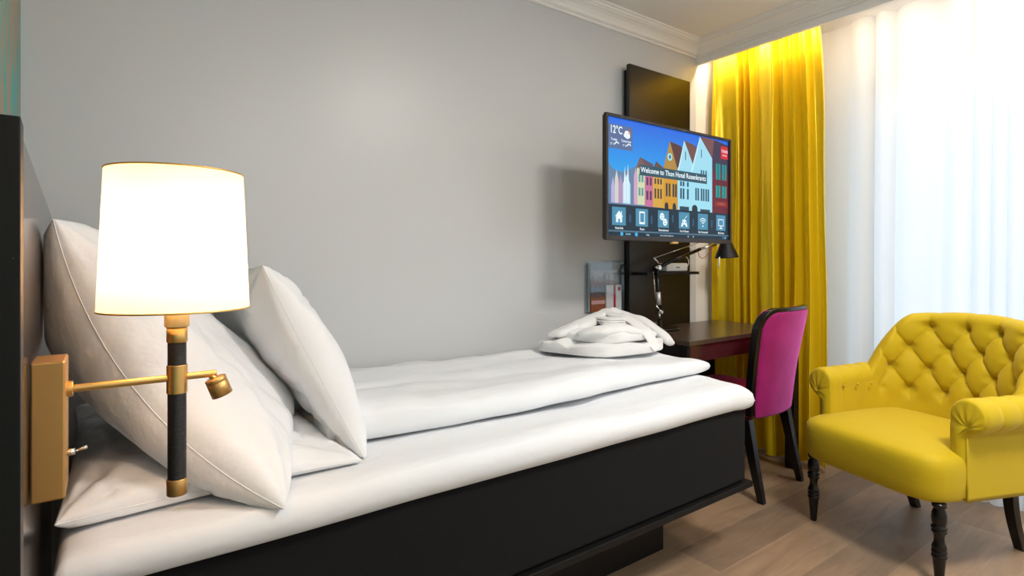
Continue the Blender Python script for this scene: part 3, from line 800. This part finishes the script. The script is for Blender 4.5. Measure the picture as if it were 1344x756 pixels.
def text_mesh(body, size, xs=1.0):
    cu = bpy.data.curves.new('t', 'FONT'); cu.body = body; cu.size = size; cu.align_x = 'CENTER'; cu.align_y = 'CENTER'; cu.resolution_u = 3; cu.offset = size * 0.018
    to = bpy.data.objects.new('t', cu)
    me = bpy.data.meshes.new_from_object(to)
    bpy.data.objects.remove(to); bpy.data.curves.remove(cu)
    return me
def stext(body, u, v, h, col, lay=12, xs=1.0, bold=0):
    me = text_mesh(body, h)
    n0 = len(scr.verts); f0 = len(scr.faces)
    scr.from_mesh(me); scr.verts.ensure_lookup_table(); scr.faces.ensure_lookup_table()
    for vtx in scr.verts[n0:]:
        x, y = vtx.co.x * xs, vtx.co.y
        vtx.co = (SX0 + u * SW + x, TY + 0.0120 - lay * 0.0004, SZ0 + v * SH + y)
    mi = sm(col, K)
    for f in scr.faces[f0:]:
        f.material_index = mi; f.normal_update()
        if f.normal.y > 0: f.normal_flip()
    bpy.data.meshes.remove(me)
stext('Welcome to Thon Hotel Rosenkrantz', 0.508, 0.588, 0.0345, WH, xs=0.93)
stext('12\u00b0C', 0.060, 0.893, 0.048, WH, xs=0.80)
stext('Today', 0.045, 0.812, 0.016, WH); stext('Tomorrow', 0.130, 0.812, 0.016, WH, xs=0.9)
stext('12\u00b0 14\u00b0', 0.035, 0.772, 0.014, WH, xs=0.8); stext('9\u00b0 14\u00b0', 0.122, 0.772, 0.014, WH, xs=0.8)
stext('THON', 0.957, 0.890, 0.022, (0.9, 0.75, 0.8), xs=0.9); stext('HOTELS', 0.957, 0.850, 0.011, (0.9, 0.75, 0.8))
for (u0, u1), s_ in zip(icons, ('Hotel Info', 'Room', 'Entertainment', 'Fun & Games', 'Get Connected', 'My Screen')):
    stext(s_, (u0 + u1) / 2, 0.066, 0.0150, WH, xs=0.85)
stext('English', 0.145, 0.018, 0.012, (0.3, 0.6, 0.75)); stext('Help', 0.29, 0.018, 0.012, (0.4, 0.6, 0.75)); stext('www.thonhotels.no', 0.44, 0.018, 0.0125, (0.45, 0.55, 0.6)); stext('11:58', 0.955, 0.018, 0.015, (0.2, 0.5, 0.85))
stext('NORDIC', 0.925, 0.357, 0.018, (0.45, 0.15, 0.1))
me = bpy.data.meshes.new('screen'); scr.to_mesh(me); scr.free()
for m_ in smats: me.materials.append(m_)
so = bpy.data.objects.new('screen', me); C.objects.link(so); so.parent = tv; so.location = -tv.location
so['label'] = 'lit screen with blue sky, gabled houses and a row of six icons'

# ================================================================== BROCHURE HOLDER
hold = nb()
hx0, hx1, hz0, hz1 = 2.040, 2.325, 0.870, 1.150
box(hold, hx0, hx1, 2.144, 2.149, hz0, hz1); box(hold, hx0, hx1, 2.100, 2.104, hz0, hz1 - 0.012)
box(hold, hx0, hx1, 2.104, 2.144, hz0, hz0 + 0.004); box(hold, hx0, hx0 + 0.004, 2.104, 2.144, hz0, hz1 - 0.02); box(hold, hx1 - 0.004, hx1, 2.104, 2.144, hz0, hz1 - 0.02)
tag(obj('brochure_holder', hold, M['acrylic']), 'clear acrylic brochure holder on the grey wall left of the panel', 'brochure holder')
def brochure_mat():
    m = bpy.data.materials.new('printed_cover'); m.use_nodes = True
    nt = m.node_tree; b_ = nt.nodes['Principled BSDF']; L = nt.links.new
    tc = nt.nodes.new('ShaderNodeTexCoord'); sp_ = nt.nodes.new('ShaderNodeSeparateXYZ'); L(tc.outputs['Generated'], sp_.inputs[0])
    n = nt.nodes.new('ShaderNodeTexNoise'); n.inputs['Scale'].default_value = 7; n.inputs['Detail'].default_value = 6
    L(tc.outputs['Generated'], n.inputs['Vector'])
    ma = nt.nodes.new('ShaderNodeMath'); ma.operation = 'MULTIPLY_ADD'; ma.inputs[1].default_value = 0.45
    mz = nt.nodes.new('ShaderNodeMath'); mz.operation = 'MULTIPLY'; mz.inputs[1].default_value = 0.75; L(sp_.outputs['Z'], mz.inputs[0])
    L(n.outputs['Fac'], ma.inputs[0]); L(mz.outputs[0], ma.inputs[2])
    r = nt.nodes.new('ShaderNodeValToRGB'); e = r.color_ramp.elements; r.color_ramp.interpolation = 'LINEAR'
    e[0].position = 0.30; e[0].color = (0.30, 0.10, 0.03, 1); e[1].position = 1.25 if False else 1.0; e[1].color = (0.55, 0.58, 0.66, 1)
    for p_, c_ in ((0.48, (0.35, 0.16, 0.06)), (0.55, (0.10, 0.10, 0.10)), (0.62, (0.12, 0.20, 0.30)), (0.70, (0.20, 0.10, 0.07)), (0.80, (0.30, 0.24, 0.22)), (0.90, (0.50, 0.50, 0.54))):
        q = e.new(p_); q.color = (*c_, 1)
    L(ma.outputs[0], r.inputs[0]); L(r.outputs[0], b_.inputs['Base Color']); b_.inputs['Roughness'].default_value = 0.3
    return m
mg = thing('magazine', 'magazine with a mountain harbour photo cover in the clear holder', 'magazine', (2.17, 2.13, 0.875))
bm = nb(); box(bm, 2.068, 2.262, 2.122, 2.134, 0.876, 1.098)
obj('cover', bm, [brochure_mat()], mg)
bm = nb(); box(bm, 2.069, 2.185, 2.1205, 2.1219, 0.917, 0.937)
o = obj('title_strip', bm, mat('pink_strip', (0.75, 0.45, 0.42), 0.5), mg); o['label'] = 'pale pink title strip'
bm = nb(); box(bm, 2.062, 2.240, 2.136, 2.142, 0.876, 1.138)
tag(obj('leaflet', bm, mat('pale_blue_leaflet', (0.45, 0.55, 0.62), 0.4)), 'pale blue leaflet behind the magazine in the clear holder', 'leaflet')
bk = thing('booklet', 'small white booklet with a red ribbon in the clear holder', 'booklet', (2.22, 2.115, 0.875))
bm = nb(); box(bm, 2.168, 2.285, 2.108, 2.118, 0.876, 1.018); obj('pages', bm, M['paper'], bk, bevel=0.001)
bm = nb(); box(bm, 2.222, 2.237, 2.1063, 2.1079, 0.876, 1.018); obj('ribbon', bm, M['red'], bk)
bm = nb(); box(bm, 2.255, 2.272, 2.1065, 2.1079, 0.985, 1.005); obj('emblem', bm, M['red'], bk)

# ================================================================== DESK
DZ = 0.775
desk = thing('desk', 'dark brown desk below the television by the yellow curtain', 'desk', (2.6, 1.85, 0))
bm = nb(); box(bm, 2.170, 3.10, 1.583, 2.076, DZ - 0.022, DZ)
obj('desktop', bm, M['desk'], desk, bevel=0.0015)
bm = nb(); box(bm, 2.195, 3.085, 1.597, 1.617, DZ - 0.105, DZ - 0.0225)
o = obj('apron', bm, M['desk_reflect'], desk, bevel=0.001)
bm = nb(); box(bm, 2.175, 2.194, 1.60, 2.07, 0.0, DZ - 0.0225)
obj('side_panel', bm, M['black_wood'], desk, bevel=0.001)
bm = nb(); box(bm, 2.195, 3.06, 2.045, 2.065, 0.20, DZ - 0.0225)
obj('back_panel', bm, M['black_wood'], desk, bevel=0.001)
bm = nb(); box(bm, 3.045, 3.10, 1.545, 1.596, 0.0, DZ - 0.0225)
obj('leg', bm, M['black_gloss'], desk, bevel=0.002)

# desk lamp
dl = thing('desk_lamp', 'black jointed desk lamp with round base on the desk', 'lamp', (2.43, 1.99, DZ))
bm = nb(); lathe(bm, [(0.10, 0.0), (0.104, 0.003), (0.104, 0.010), (0.098, 0.014), (0.02, 0.016), (0.012, 0.020), (0.010, 0.05)], (2.434, 1.965, DZ), 48)
obj('base', bm, M['black_gloss'], dl, smooth=False, bevel=0.001)
A0 = Vector((2.432, 1.965, DZ + 0.05)); A1 = Vector((2.428, 1.965, DZ + 0.095)); A2 = Vector((2.408, 1.965, 1.112)); A3 = Vector((2.735, 1.925, 1.215)); A4 = Vector((2.865, 1.905, 1.245))
bm = nb(); cyl(bm, A0 - Vector((0, 0, 0.002)), A1, 0.006, 12); cyl(bm, A1 + Vector((0.01, -0.006, 0)), A1 + Vector((-0.035, -0.006, 0.035)), 0.005, 10); cyl(bm, A1 + Vector((0, -0.02, 0)), A1 + Vector((0, 0.02, 0)), 0.009, 12)
obj('lower_joint', bm, M['chrome'], dl)
bm = nb(); cyl(bm, A1, A2, 0.0095, 14); cyl(bm, A2, A3, 0.0095, 14)
o = obj('arm', bm, M['black_gloss'], dl)
bm = nb()
p = A1 + (A2 - A1) * 0.16; q = A1 + (A2 - A1) * 0.45; cyl(bm, p, q, 0.0120, 14)
o = obj('arm_sleeve', bm, mat('satin_aluminium', (0.62, 0.62, 0.62), 0.45, metal=0.6), dl); o['label'] = 'silver sleeve on the lower arm'
bm = nb(); cyl(bm, A3, A4, 0.007, 12); obj('neck', bm, M['chrome'], dl)
bm = nb(); cyl(bm, A2 + Vector((0, -0.022, 0)), A2 + Vector((0, 0.022, 0)), 0.012, 16); obj('elbow_joint', bm, M['chrome'], dl)
bm = nb(); cyl(bm, A2 + Vector((0.02, -0.01, 0.01)), A2 + Vector((-0.04, -0.01, 0.055)), 0.0045, 10); obj('elbow_bracket', bm, M['chrome'], dl)
bm = nb(); cyl(bm, A4 + Vector((-0.01, -0.012, 0)), A4 + Vector((0, -0.012, 0.02)), 0.009, 12); obj('head_joint', bm, M['chrome'], dl)
for wp in ([A2 + Vector((-0.035, -0.01, 0.052)), A3 + Vector((-0.03, -0.01, 0.035))], [A1 + Vector((-0.033, -0.006, 0.033)), A2 + Vector((-0.03, 0, -0.02))], [A3 + Vector((-0.12, -0.01, 0.02)), A3 + Vector((-0.07, -0.01, -0.03))]):
    bm = nb(); tube(bm, wp, 0.0017, 6); obj('tension_wire', bm, M['chrome'], dl)
bm = nb(); T = aim((0.10, 0, -1))
lathe(bm, [(0.012, -0.014), (0.028, -0.012), (0.034, 0.0), (0.066, 0.080), (0.068, 0.084), (0.065, 0.083), (0.031, 0.006)], (2.945, 1.895, 1.252), 32, T, caps=False)
obj('head', bm, mat('charcoal_enamel', (0.008, 0.008, 0.010), 0.45, spec=0.3), dl, smooth=True)
bm = nb(); cyl(bm, (2.872, 1.89, 1.170), (2.866, 1.89, 1.108), 0.004, 10)
obj('head_handle', bm, M['white_plastic'], dl)
bm = nb(); tube(bm, catmull([A3 + Vector((-0.02, 0, -0.005)), A3 + Vector((0.0, 0, -0.045)), A3 + Vector((0.05, 0, -0.045)), A4 + Vector((-0.02, 0, -0.01))], 8), 0.0018, 6)
obj('cable', bm, M['red'], dl)

g = nb(); lathe(g, [(0.030, 0.0), (0.033, 0.002), (0.036, 0.05), (0.0345, 0.05), (0.0315, 0.005), (0.0, 0.004)], (2.31, 1.93, DZ + 0.001), 28)
tag(obj('drinking_glass', g, M['glassware'], smooth=True), 'clear drinking glass on the desk behind the folded robe', 'glass')

# ================================================================== MAGENTA CHAIR
ch = thing('desk_chair', 'magenta velvet chair with black wooden frame at the desk', 'chair', (2.71, 1.62, 0))
CA = math.atan2(0.052, 0.424)
def cl(u, v, z):   # local: u across (towards the window), v towards the desk
    c_, s_ = math.cos(CA * 0.6), math.sin(CA * 0.6)
    return Vector((2.712 + u * c_ - v * s_, 1.440 + u * s_ + v * c_, z))
def back_surface(off, z0, z1, wt, wb, mname, nm, nU=40, nV=40, thick=0.012, puff=0.0, corner=0.09):
    """curved shell; off = shift towards the sitter"""
    bm = nb()
    def pt(a, t, o_):
        z = z0 + (z1 - z0) * t
        w = wb + (wt - wb) * t
        # round the top corners
        top = z1
        zz = z
        x = a * w
        lim = w - corner
        if abs(x) > lim and corner > 0:
            dx = (abs(x) - lim) / corner
            cut = corner * (1 - math.sqrt(max(0, 1 - dx * dx)))
            zz = z0 + (z1 - cut - z0) * t
        f = (zz - 0.4) / 0.52
        lean = -0.085 * max(0, f) ** 1.5
        curve = 0.055 * abs(a * w / 0.24) ** 2.2
        pf = puff * (1 - abs(a) ** 6) * (1 - abs(2 * t - 1) ** 8)
        return cl(x, lean + curve + off + o_ - pf, zz)
    A_ = [-1 + 2 * i / nU for i in range(nU + 1)]
    T_ = [i / nV for i in range(nV + 1)]
    front = [[pt(a, t_, 0) for t_ in T_] for a in A_]
    back = [[pt(a, t_, thick) for t_ in T_] for a in A_]
    if puff:
        back = [[pt(a, t_, thick) + (cl(0, 1, 0) - cl(0, 0, 0)) * 0 for t_ in T_] for a in A_]
    Vf = grid(bm, front); Vb = grid(bm, back)
    # stitch rim
    rim = [(i, 0) for i in range(nU)] + [(nU, j) for j in range(nV)] + [(i, nV) for i in range(nU, 0, -1)] + [(0, j) for j in range(nV, 0, -1)]
    for k in range(len(rim)):
        i0, j0 = rim[k]; i1, j1 = rim[(k + 1) % len(rim)]
        try: bm.faces.new((Vf[i0][j0], Vf[i1][j1], Vb[i1][j1], Vb[i0][j0]))
        except ValueError: pass
    return bm
bm = back_surface(0.0, 0.395, 0.925, 0.246, 0.214, 'black_gloss', 'frame', thick=0.034)
obj('back_frame', bm, M['black_gloss'], ch, bevel=0.003)
bm = back_surface(-0.004, 0.392, 0.906, 0.230, 0.198, 'velvet', 'outer', thick=0.003, puff=0.008, corner=0.08)
o = obj('outer_back', bm, M['velvet'], ch, smooth=True)
bm = back_surface(0.036, 0.47, 0.918, 0.205, 0.185, 'velvet', 'inner', thick=0.030, corner=0.07)
obj('backrest', bm, M['velvet_lit'], ch, smooth=True, bevel=0.01)
bm = nb()
# seat cushion: rounded trapezoid, domed
def seatpt(a, b_, z):
    w = 0.205 + 0.02 * b_
    return cl(a * w, 0.085 + b_ * 0.40, z)
rows = []
prof_s = [(0.0, 0.385), (0.97, 0.385), (1.0, 0.395), (1.0, 0.465), (0.985, 0.478), (0.95, 0.485), (0.6, 0.495), (0.0, 0.50)]
for k, z in prof_s:
    ring = []
    for i in range(64):
        a = 2 * math.pi * i / 64
        ring.append(seatpt(sgnpow(math.cos(a), 0.28) * k, 0.5 + 0.5 * sgnpow(math.sin(a), 0.28) * k, z))
    rows.append(ring)
grid(bm, rows, close_v=True); bmesh.ops.remove_doubles(bm, verts=bm.verts, dist=1e-5)
obj('seat', bm, M['velvet_lit'], ch, smooth=True)
def sq_tube(bm, pts, half):
    P = []
    for p, h in zip(pts, half):
        p = Vector(p); P.append([p + (cl(a, b_, 0) - cl(0, 0, 0)) for a, b_ in ((-h, -h), (h, -h), (h, h), (-h, h))])
    V = grid(bm, P, close_v=True)
    for f in bm.faces: f.smooth = False
    bm.faces.new(list(reversed(V[0]))); bm.faces.new(V[-1])
for sx in (-1, 1):
    bm = nb()
    pts = catmull([cl(sx * 0.213, -0.005, 0.0), cl(sx * 0.209, 0.035, 0.18), cl(sx * 0.205, 0.075, 0.384)], 8)
    sq_tube(bm, pts, [0.0145 + 0.010 * i / (len(pts) - 1) for i in range(len(pts))])
    obj('leg', bm, M['black_gloss'], ch, bevel=0.002)
    bm = nb()
    pts = catmull([cl(sx * 0.200, 0.475, 0.0), cl(sx * 0.205, 0.465, 0.2), cl(sx * 0.205, 0.455, 0.384)], 6)
    sq_tube(bm, pts, [0.012 + 0.009 * i / (len(pts) - 1) for i in range(len(pts))])
    obj('leg', bm, M['black_gloss'], ch, bevel=0.002)

# ================================================================== YELLOW ARMCHAIR
ar = thing('armchair', 'yellow button-tufted armchair with turned black legs by the window', 'armchair', (2.70, 0.87, 0))
AA = R(-16.5)
EB = Vector((math.cos(AA), math.sin(AA), 0)); EU = Vector((-math.sin(AA), math.cos(AA), 0))
O3 = Vector((2.4515, 0.943, 0))
def al(u, v, z): return O3 + EU * u + EB * v + Vector((0, 0, z))
# seat
bm = nb()
def seat_ring(k, z, n=120, front=0.0):
    out = []
    for i in range(n):
        a = 2 * math.pi * i / n
        cu_, sv_ = math.cos(a), math.sin(a)
        p_ = 0.34
        u = 0.302 * sgnpow(cu_, p_) * k
        v = 0.235 + 0.305 * sgnpow(sv_, p_) * k
        # narrower between the arms
        out.append((u, v, z))
    return out
pr = [(0.0, 0.290), (0.90, 0.290), (0.955, 0.297), (0.978, 0.312), (0.990, 0.345), (0.998, 0.385), (0.998, 0.415), (0.985, 0.437), (0.955, 0.452), (0.90, 0.462), (0.75, 0.474), (0.5, 0.484), (0.25, 0.488), (0.0, 0.489)]
rows = []
for k, z in pr:
    rows.append([al(u, v + (-0.004 if v < 0 else 0), zz) for (u, v, zz) in seat_ring(k, z)])
grid(bm, rows, close_v=True); bmesh.ops.remove_doubles(bm, verts=bm.verts, dist=1e-5)
obj('seat', bm, M['yellow_velvet'], ar, smooth=True)

# backrest shell with tufting
PS, PZ, ZR, S0 = 0.113, 0.19, 0.845, 0.022
def plan(phi, grow=0.0):
    ru, rv = 0.262 + grow, 0.235 + grow; v0 = 0.30
    e = 0.80
    return (ru * sgnpow(math.sin(phi), e), v0 + rv * sgnpow(max(0, math.cos(phi)), e))
NP = 300
phis = [R(-92) + R(184) * i / NP for i in range(NP + 1)]
# arc lengths
arc = [0.0]
def cl_phi(p): return max(-math.pi / 2, min(math.pi / 2, p))
pl_pts = []
for p in phis:
    q = cl_phi(p); u, v = plan(q)
    if abs(p) > math.pi / 2: v -= (abs(p) - math.pi / 2) * 0.9
    pl_pts.append(Vector((u, v, 0)))
for i in range(1, len(pl_pts)): arc.append(arc[-1] + (pl_pts[i] - pl_pts[i - 1]).length)
mid = arc[NP // 2]; arc = [a - mid for a in arc]; AL = arc[-1]
def topz(s):
    f = abs(s) / AL
    # high across the back, sloping wing to the arm
    z = 0.918 - 0.030 * (min(f, 0.55) / 0.55) ** 2
    if f > 0.40:
        t_ = min(1, (f - 0.40) / 0.48); z -= 0.290 * (t_ * t_ * (3 - 2 * t_))
    return z
def tuft(s, z, top):
    s = s - S0
    wing = max(0, min(1, (abs(s + S0) / AL - 0.60) / 0.12))
    a = s / PS + (z - ZR) / PZ; b_ = s / PS - (z - ZR) / PZ
    zb = ZR - 3 * PZ / 2
    if z > ZR:      # vertical pleats above the top row
        cr = abs(math.sin(math.pi * s / PS)); fade = min(1, (z - ZR) / 0.05)
        d = 0.026 * (cr ** 0.72 * (1 - fade) + (0.55 + 0.35 * cr ** 0.4) * fade)
    elif z < zb:
        cr = abs(math.sin(math.pi * (s / PS + 0.5))); fade = min(1, (zb - z) / 0.06); fade = fade * fade * (3 - 2 * fade)
        d = 0.026 * (cr ** 0.72 * (1 - fade) + 0.75 * fade)
    else:
        pf = (abs(math.sin(math.pi * a)) * abs(math.sin(math.pi * b_))) ** 0.36
        d = 0.026 * pf
    # nearest button
    row = round((ZR - z) / (PZ / 2)); row = max(0, min(3, row))
    offs = 0.0 if row % 2 == 0 else 0.5
    sn = (round(s / PS - offs) + offs) * PS; zn = ZR - row * PZ / 2
    r = math.hypot(s - sn, z - zn)
    d -= 0.024 * math.exp(-(r / 0.018) ** 2)
    d = d * (1 - wing) + 0.020 * wing
    return d
def back_pt(i, z, depth, z0=0.40):
    """point on the inner surface at path index i, height z, pushed outward by depth"""
    p = pl_pts[i]
    a = pl_pts[max(0, i - 2)]; b_ = pl_pts[min(NP, i + 2)]
    tng = (b_ - a).normalized(); n_ = Vector((tng.y, -tng.x, 0))   # outward?
    c_ = Vector((p.x, p.y - 0.25, 0))
    if n_.dot(c_) < 0: n_ = -n_
    f = max(0, (z - 0.42) / 0.5)
    wgt = max(0, math.cos(min(abs(arc[i]) / AL, 1) * math.pi / 2))
    lean = 0.085 * f * (0.4 + 0.6 * wgt)
    q = p + n_ * (depth + lean * (0.6 + 0.4 * wgt))
    return al(q.x, q.y, z)
bm = nb(); rows = []
NZ = 120
for i in range(NP + 1):
    s = arc[i]; tz = topz(s); col = []
    TH = 0.042 + 0.036 * max(0, math.cos(min(1, abs(s) / AL) * math.pi / 2)) ** 0.6
    zb = 0.40
    rr = 0.034
    for j in range(NZ + 1):                # inner face going up
        z = zb + (tz - rr - zb) * j / NZ
        col.append(back_pt(i, z, 0.020 - tuft(s, z, tz) * 1.0))
    dtop = 0.020 - tuft(s, tz - rr, tz)
    for j in range(1, 12):                 # rolled top edge
        a = math.pi * j / 12
        dd = dtop + (TH - dtop) * (1 - math.cos(a)) / 2
        crease = 0.004 * (1 - abs(math.sin(math.pi * s / PS)) ** 0.4) * (1 if abs(s) / AL < 0.6 else 0) * math.sin(a)
        col.append(back_pt(i, tz - rr + rr * math.sin(a) - crease, dd))
    for j in range(0, 25):                 # outer face going down
        z = tz - rr - (tz - rr - 0.295) * j / 24
        col.append(back_pt(i, z, TH + 0.004 * math.sin(math.pi * j / 24)))
    rows.append(col)
V = grid(bm, rows, close_v=True)
bm.faces.new(V[0]); bm.faces.new(list(reversed(V[-1])))
backrest = obj('backrest', bm, M['yellow_velvet'], ar, smooth=True)
# buttons
for row in range(4):
    zc = ZR - row * PZ / 2; off = 0.0 if row % 2 == 0 else 0.5
    for k in range(-5, 6):
        s = (k + off) * PS + S0
        if abs(s) / AL > 0.62 or zc > topz(s) - 0.045: continue
        i = min(range(NP + 1), key=lambda q: abs(arc[q] - s))
        p = back_pt(i, zc, 0.020 - tuft(s, zc, 1) + 0.001); p2 = back_pt(i, zc, -0.05)
        d = (p2 - p).normalized()
        b2 = nb(); lathe(b2, [(0.0085, -0.002), (0.0085, 0.001), (0.0065, 0.0040), (0.003, 0.0055), (0.0005, 0.006)], p, 14, aim(d))
        obj('button', b2, M['yellow_button'], backrest, smooth=True)

# arms
def arm(sgn):
    bm = nb()
    cu_, cz, rr = 0.303, 0.600, 0.062
    # cross-section outline (u outward positive, z), closed
    sec = []
    inner_u = 0.243; outer_u = 0.300
    for j in range(13): sec.append((inner_u, 0.42 + (cz - 0.012 - 0.42) * j / 13, 0))
    a0, a1 = R(188), R(-62)
    for j in range(40):
        a = a0 + (a1 - a0) * j / 39
        sec.append((cu_ + rr * math.cos(a) * 0.98, cz + rr * math.sin(a), 1))
    for j in range(1, 16): sec.append((outer_u, cz - rr * 0.93 - (cz - rr * 0.93 - 0.294) * j / 15, 2))
    for j in range(1, 6): sec.append((outer_u - (outer_u - inner_u) * j / 6, 0.294 + (0.42 - 0.294) * j / 6, 3))
    v_front, v_end = 0.085, 0.420
    NV = 70; rows = []
    for k in range(NV + 1):
        v = v_front + (v_end - v_front) * k / NV
        row = []
        for (u, z, kind) in sec:
            dz = 0; du = 0
            # pleats round the roll between buttons
            t_ = (v - 0.165) / 0.085
            cr = abs(math.sin(math.pi * t_)) ** 0.45 if 0.15 < v < 0.36 else 1.0
            amp = 0.007 * (1 - cr)
            if kind == 1:
                ang = math.atan2(z - cz, u - cu_)
                du = -math.cos(ang) * amp; dz = -math.sin(ang) * amp
            elif kind == 0:
                du = amp * 0.8 * min(1, max(0, (z - 0.46) / 0.1))
            # rounded front edge
            if k < 4:
                sh_ = (1 - math.sqrt(1 - (1 - k / 4) ** 2)) * 0.006
                ang = math.atan2(z - cz, u - cu_); du -= math.cos(ang) * sh_; dz -= math.sin(ang) * sh_ if kind == 1 else 0
            # the outer panel curves in a little towards the back
            row.append(al(sgn * (u + du + 0.035 * ((v - v_front) / 0.335)), v - 0.0, z + dz))
        rows.append(row)
    V = grid(bm, rows, close_v=True)
    bm.faces.new(V[-1])
    # pleated front face: rings collapsing to the centre of the scroll / post
    n = len(sec); prev = V[0]
    cen = Vector((cu_ + 0.004, cz - 0.040))
    for ri in range(1, 13):
        k = 1 - ri / 13
        ring = []
        for idx, (u, z, kind) in enumerate(sec):
            if kind == 1 or z > cz - 0.03: tgt = (cen.x, cen.y)
            else: tgt = ((inner_u + outer_u) / 2, max(0.33, min(z, cz - 0.05)))
            uu = tgt[0] + (u - tgt[0]) * k; zz = tgt[1] + (z - tgt[1]) * k
            ang = math.atan2(zz - cen.y, uu - cen.x)
            bul = 0.014 * (1 - k ** 2)
            if kind == 1: bul += 0.0016 * math.sin(ang * 13) * math.sin(math.pi * min(1, k * 1.05)) - 0.012 * max(0, 1 - k * 2.5) ** 2
            ring.append(bm.verts.new(al(sgn * uu, v_front - bul, zz)))
        for q in range(n):
            try:
                f = bm.faces.new((prev[q], prev[(q + 1) % n], ring[(q + 1) % n], ring[q])); f.smooth = True
            except ValueError: pass
        prev = ring
    try: bm.faces.new(prev)
    except ValueError: pass
    o = obj('arm', bm, M['yellow_velvet'], ar, smooth=True)
    b2 = nb()
    tube(b2, [al(sgn * 0.301, v_front - 0.001, z) for z in (0.296, 0.38, 0.46, cz - rr * 0.9)], 0.0035, 8)
    obj('piping', b2, M['yellow_velvet'], o, smooth=True)
    for vv in (0.165, 0.25, 0.335):
        b3 = nb(); lathe(b3, [(0.007, -0.002), (0.0065, 0.002), (0.003, 0.004), (0.0005, 0.0045)], al(sgn * (inner_u + 0.003), vv, 0.585), 12, aim(EU * -sgn))
        obj('button', b3, M['yellow_button'], o, smooth=True)
for sgn in (1, -1): arm(sgn)
# turned front legs
legprof = [(0.011, 0.0), (0.0125, 0.004), (0.0145, 0.03), (0.019, 0.085), (0.0205, 0.098), (0.0235, 0.102), (0.0235, 0.109), (0.019, 0.112), (0.0235, 0.117), (0.0235, 0.124),
           (0.020, 0.128), (0.023, 0.134), (0.0215, 0.142), (0.0165, 0.155), (0.0155, 0.172), (0.019, 0.186), (0.0235, 0.190), (0.0235, 0.196), (0.019, 0.199), (0.0245, 0.204), (0.0245, 0.210), (0.019, 0.214),
           (0.0225, 0.225), (0.0235, 0.24), (0.022, 0.258), (0.017, 0.272), (0.0165, 0.277), (0.022, 0.280), (0.022, 0.292)]
for su in (1, -1):
    bm = nb(); lathe(bm, legprof, al(su * 0.262, 0.0, 0), 32)
    obj('leg', bm, M['black_gloss'], ar, smooth=True)
def sq2(bm, pts, half):
    P = []
    for p, h in zip(pts, half): P.append([Vector(p) + EU * a + EB * b_ for a, b_ in ((-h, -h), (h, -h), (h, h), (-h, h))])
    V = grid(bm, P, close_v=True)
    for f in bm.faces: f.smooth = False
    bm.faces.new(list(reversed(V[0]))); bm.faces.new(V[-1])
for su in (1, -1):
    bm = nb()
    pts = catmull([al(su * 0.205, 0.565, 0.0), al(su * 0.205, 0.520, 0.12), al(su * 0.205, 0.500, 0.22), al(su * 0.205, 0.500, 0.295)], 8)
    sq2(bm, pts, [0.016 + 0.004 * i / (len(pts) - 1) for i in range(len(pts))])
    obj('leg', bm, M['black_gloss'], ar, bevel=0.002)

# ================================================================== CURTAINS
def curtain(name, x0, y0, y1, z0, z1, ny, nzz, f, m, label, cat, th=0.0):
    bm = nb()
    P = []
    for i in range(ny + 1):
        t_ = i / ny
        P.append([f(t_, j / nzz) for j in range(nzz + 1)])
    grid(bm, P)
    o = obj(name, bm, m, smooth=True)
    if th:
        md = o.modifiers.new('s', 'SOLIDIFY'); md.thickness = th
    return tag(o, label, cat)
YR = [random.uniform(-1, 1) for _ in range(40)]
def yellow(t_, h):
    # h 0 bottom .. 1 top
    z = 0.012 + (2.47 - 0.012) * h
    n = 8.5
    ph = 2 * math.pi * (n * t_ + 0.35 * math.sin(2 * math.pi * t_ * 2.3 + 1) + 0.20 * math.sin(t_ * 19) )
    drift = 0.45 * nz((t_ * 3, h * 1.6, 0), 1.0, 3.1) + 0.25 * nz((t_ * 7, h * 2.6, 0), 1.0, 7.7)
    ph += drift * 2.4
    amp = 0.024 + 0.014 * (1 - h) + 0.008 * nz((t_ * 6, h * 2, 0), 1.0, 5)
    x = 3.150 + amp * math.sin(ph) + 0.35 * amp * math.sin(2.1 * ph + 1.3 + 2 * h)
    wdt = 0.71 + 0.02 * (1 - h) - 0.05 * max(0, h - 0.85) / 0.15 * 0.5
    yr = 1.420 + (0.035 * h ** 6)
    y = yr + (2.125 - yr) * (1 - t_) + 0.008 * math.cos(ph) + 0.006 * nz((t_ * 8, h * 3, 2), 1, 2)
    x += 0.012 * nz((t_ * 10, h * 5, 1), 1.0, 1.0) * (1 if h < 0.95 else 0.3)
    return Vector((x, y, z))
curtain('curtain', 3.15, 1.42, 2.12, 0, 2.47, 420, 90, yellow, M['satin'], 'floor-length yellow satin curtain hanging behind the desk', 'curtain')
def sheer(t_, h):
    z = 0.018 + (2.47 - 0.018) * h
    n = 27
    ph = 2 * math.pi * (n * t_ + 0.8 * math.sin(2 * math.pi * t_ * 3.1) + 0.5 * math.sin(t_ * 41)) + 2.2 * nz((t_ * 8, h * 0.9, 0), 1.0, 4)
    amp = 0.026 + 0.014 * nz((t_ * 14, h * 1.0, 0), 1.0, 9) + 0.006 * (1 - h)
    x = 3.335 + amp * math.sin(ph) + 0.010 * nz((t_ * 9, h * 1.5, 0), 1.0, 12)
    y = -1.5 + (2.09 + 1.5) * t_ + 0.012 * math.cos(ph)
    return Vector((x, y, z))
curtain('sheer_curtain', 3.33, -1.5, 2.09, 0, 2.47, 900, 30, sheer, M['sheer'], 'long translucent white curtain across the whole window', 'curtain')
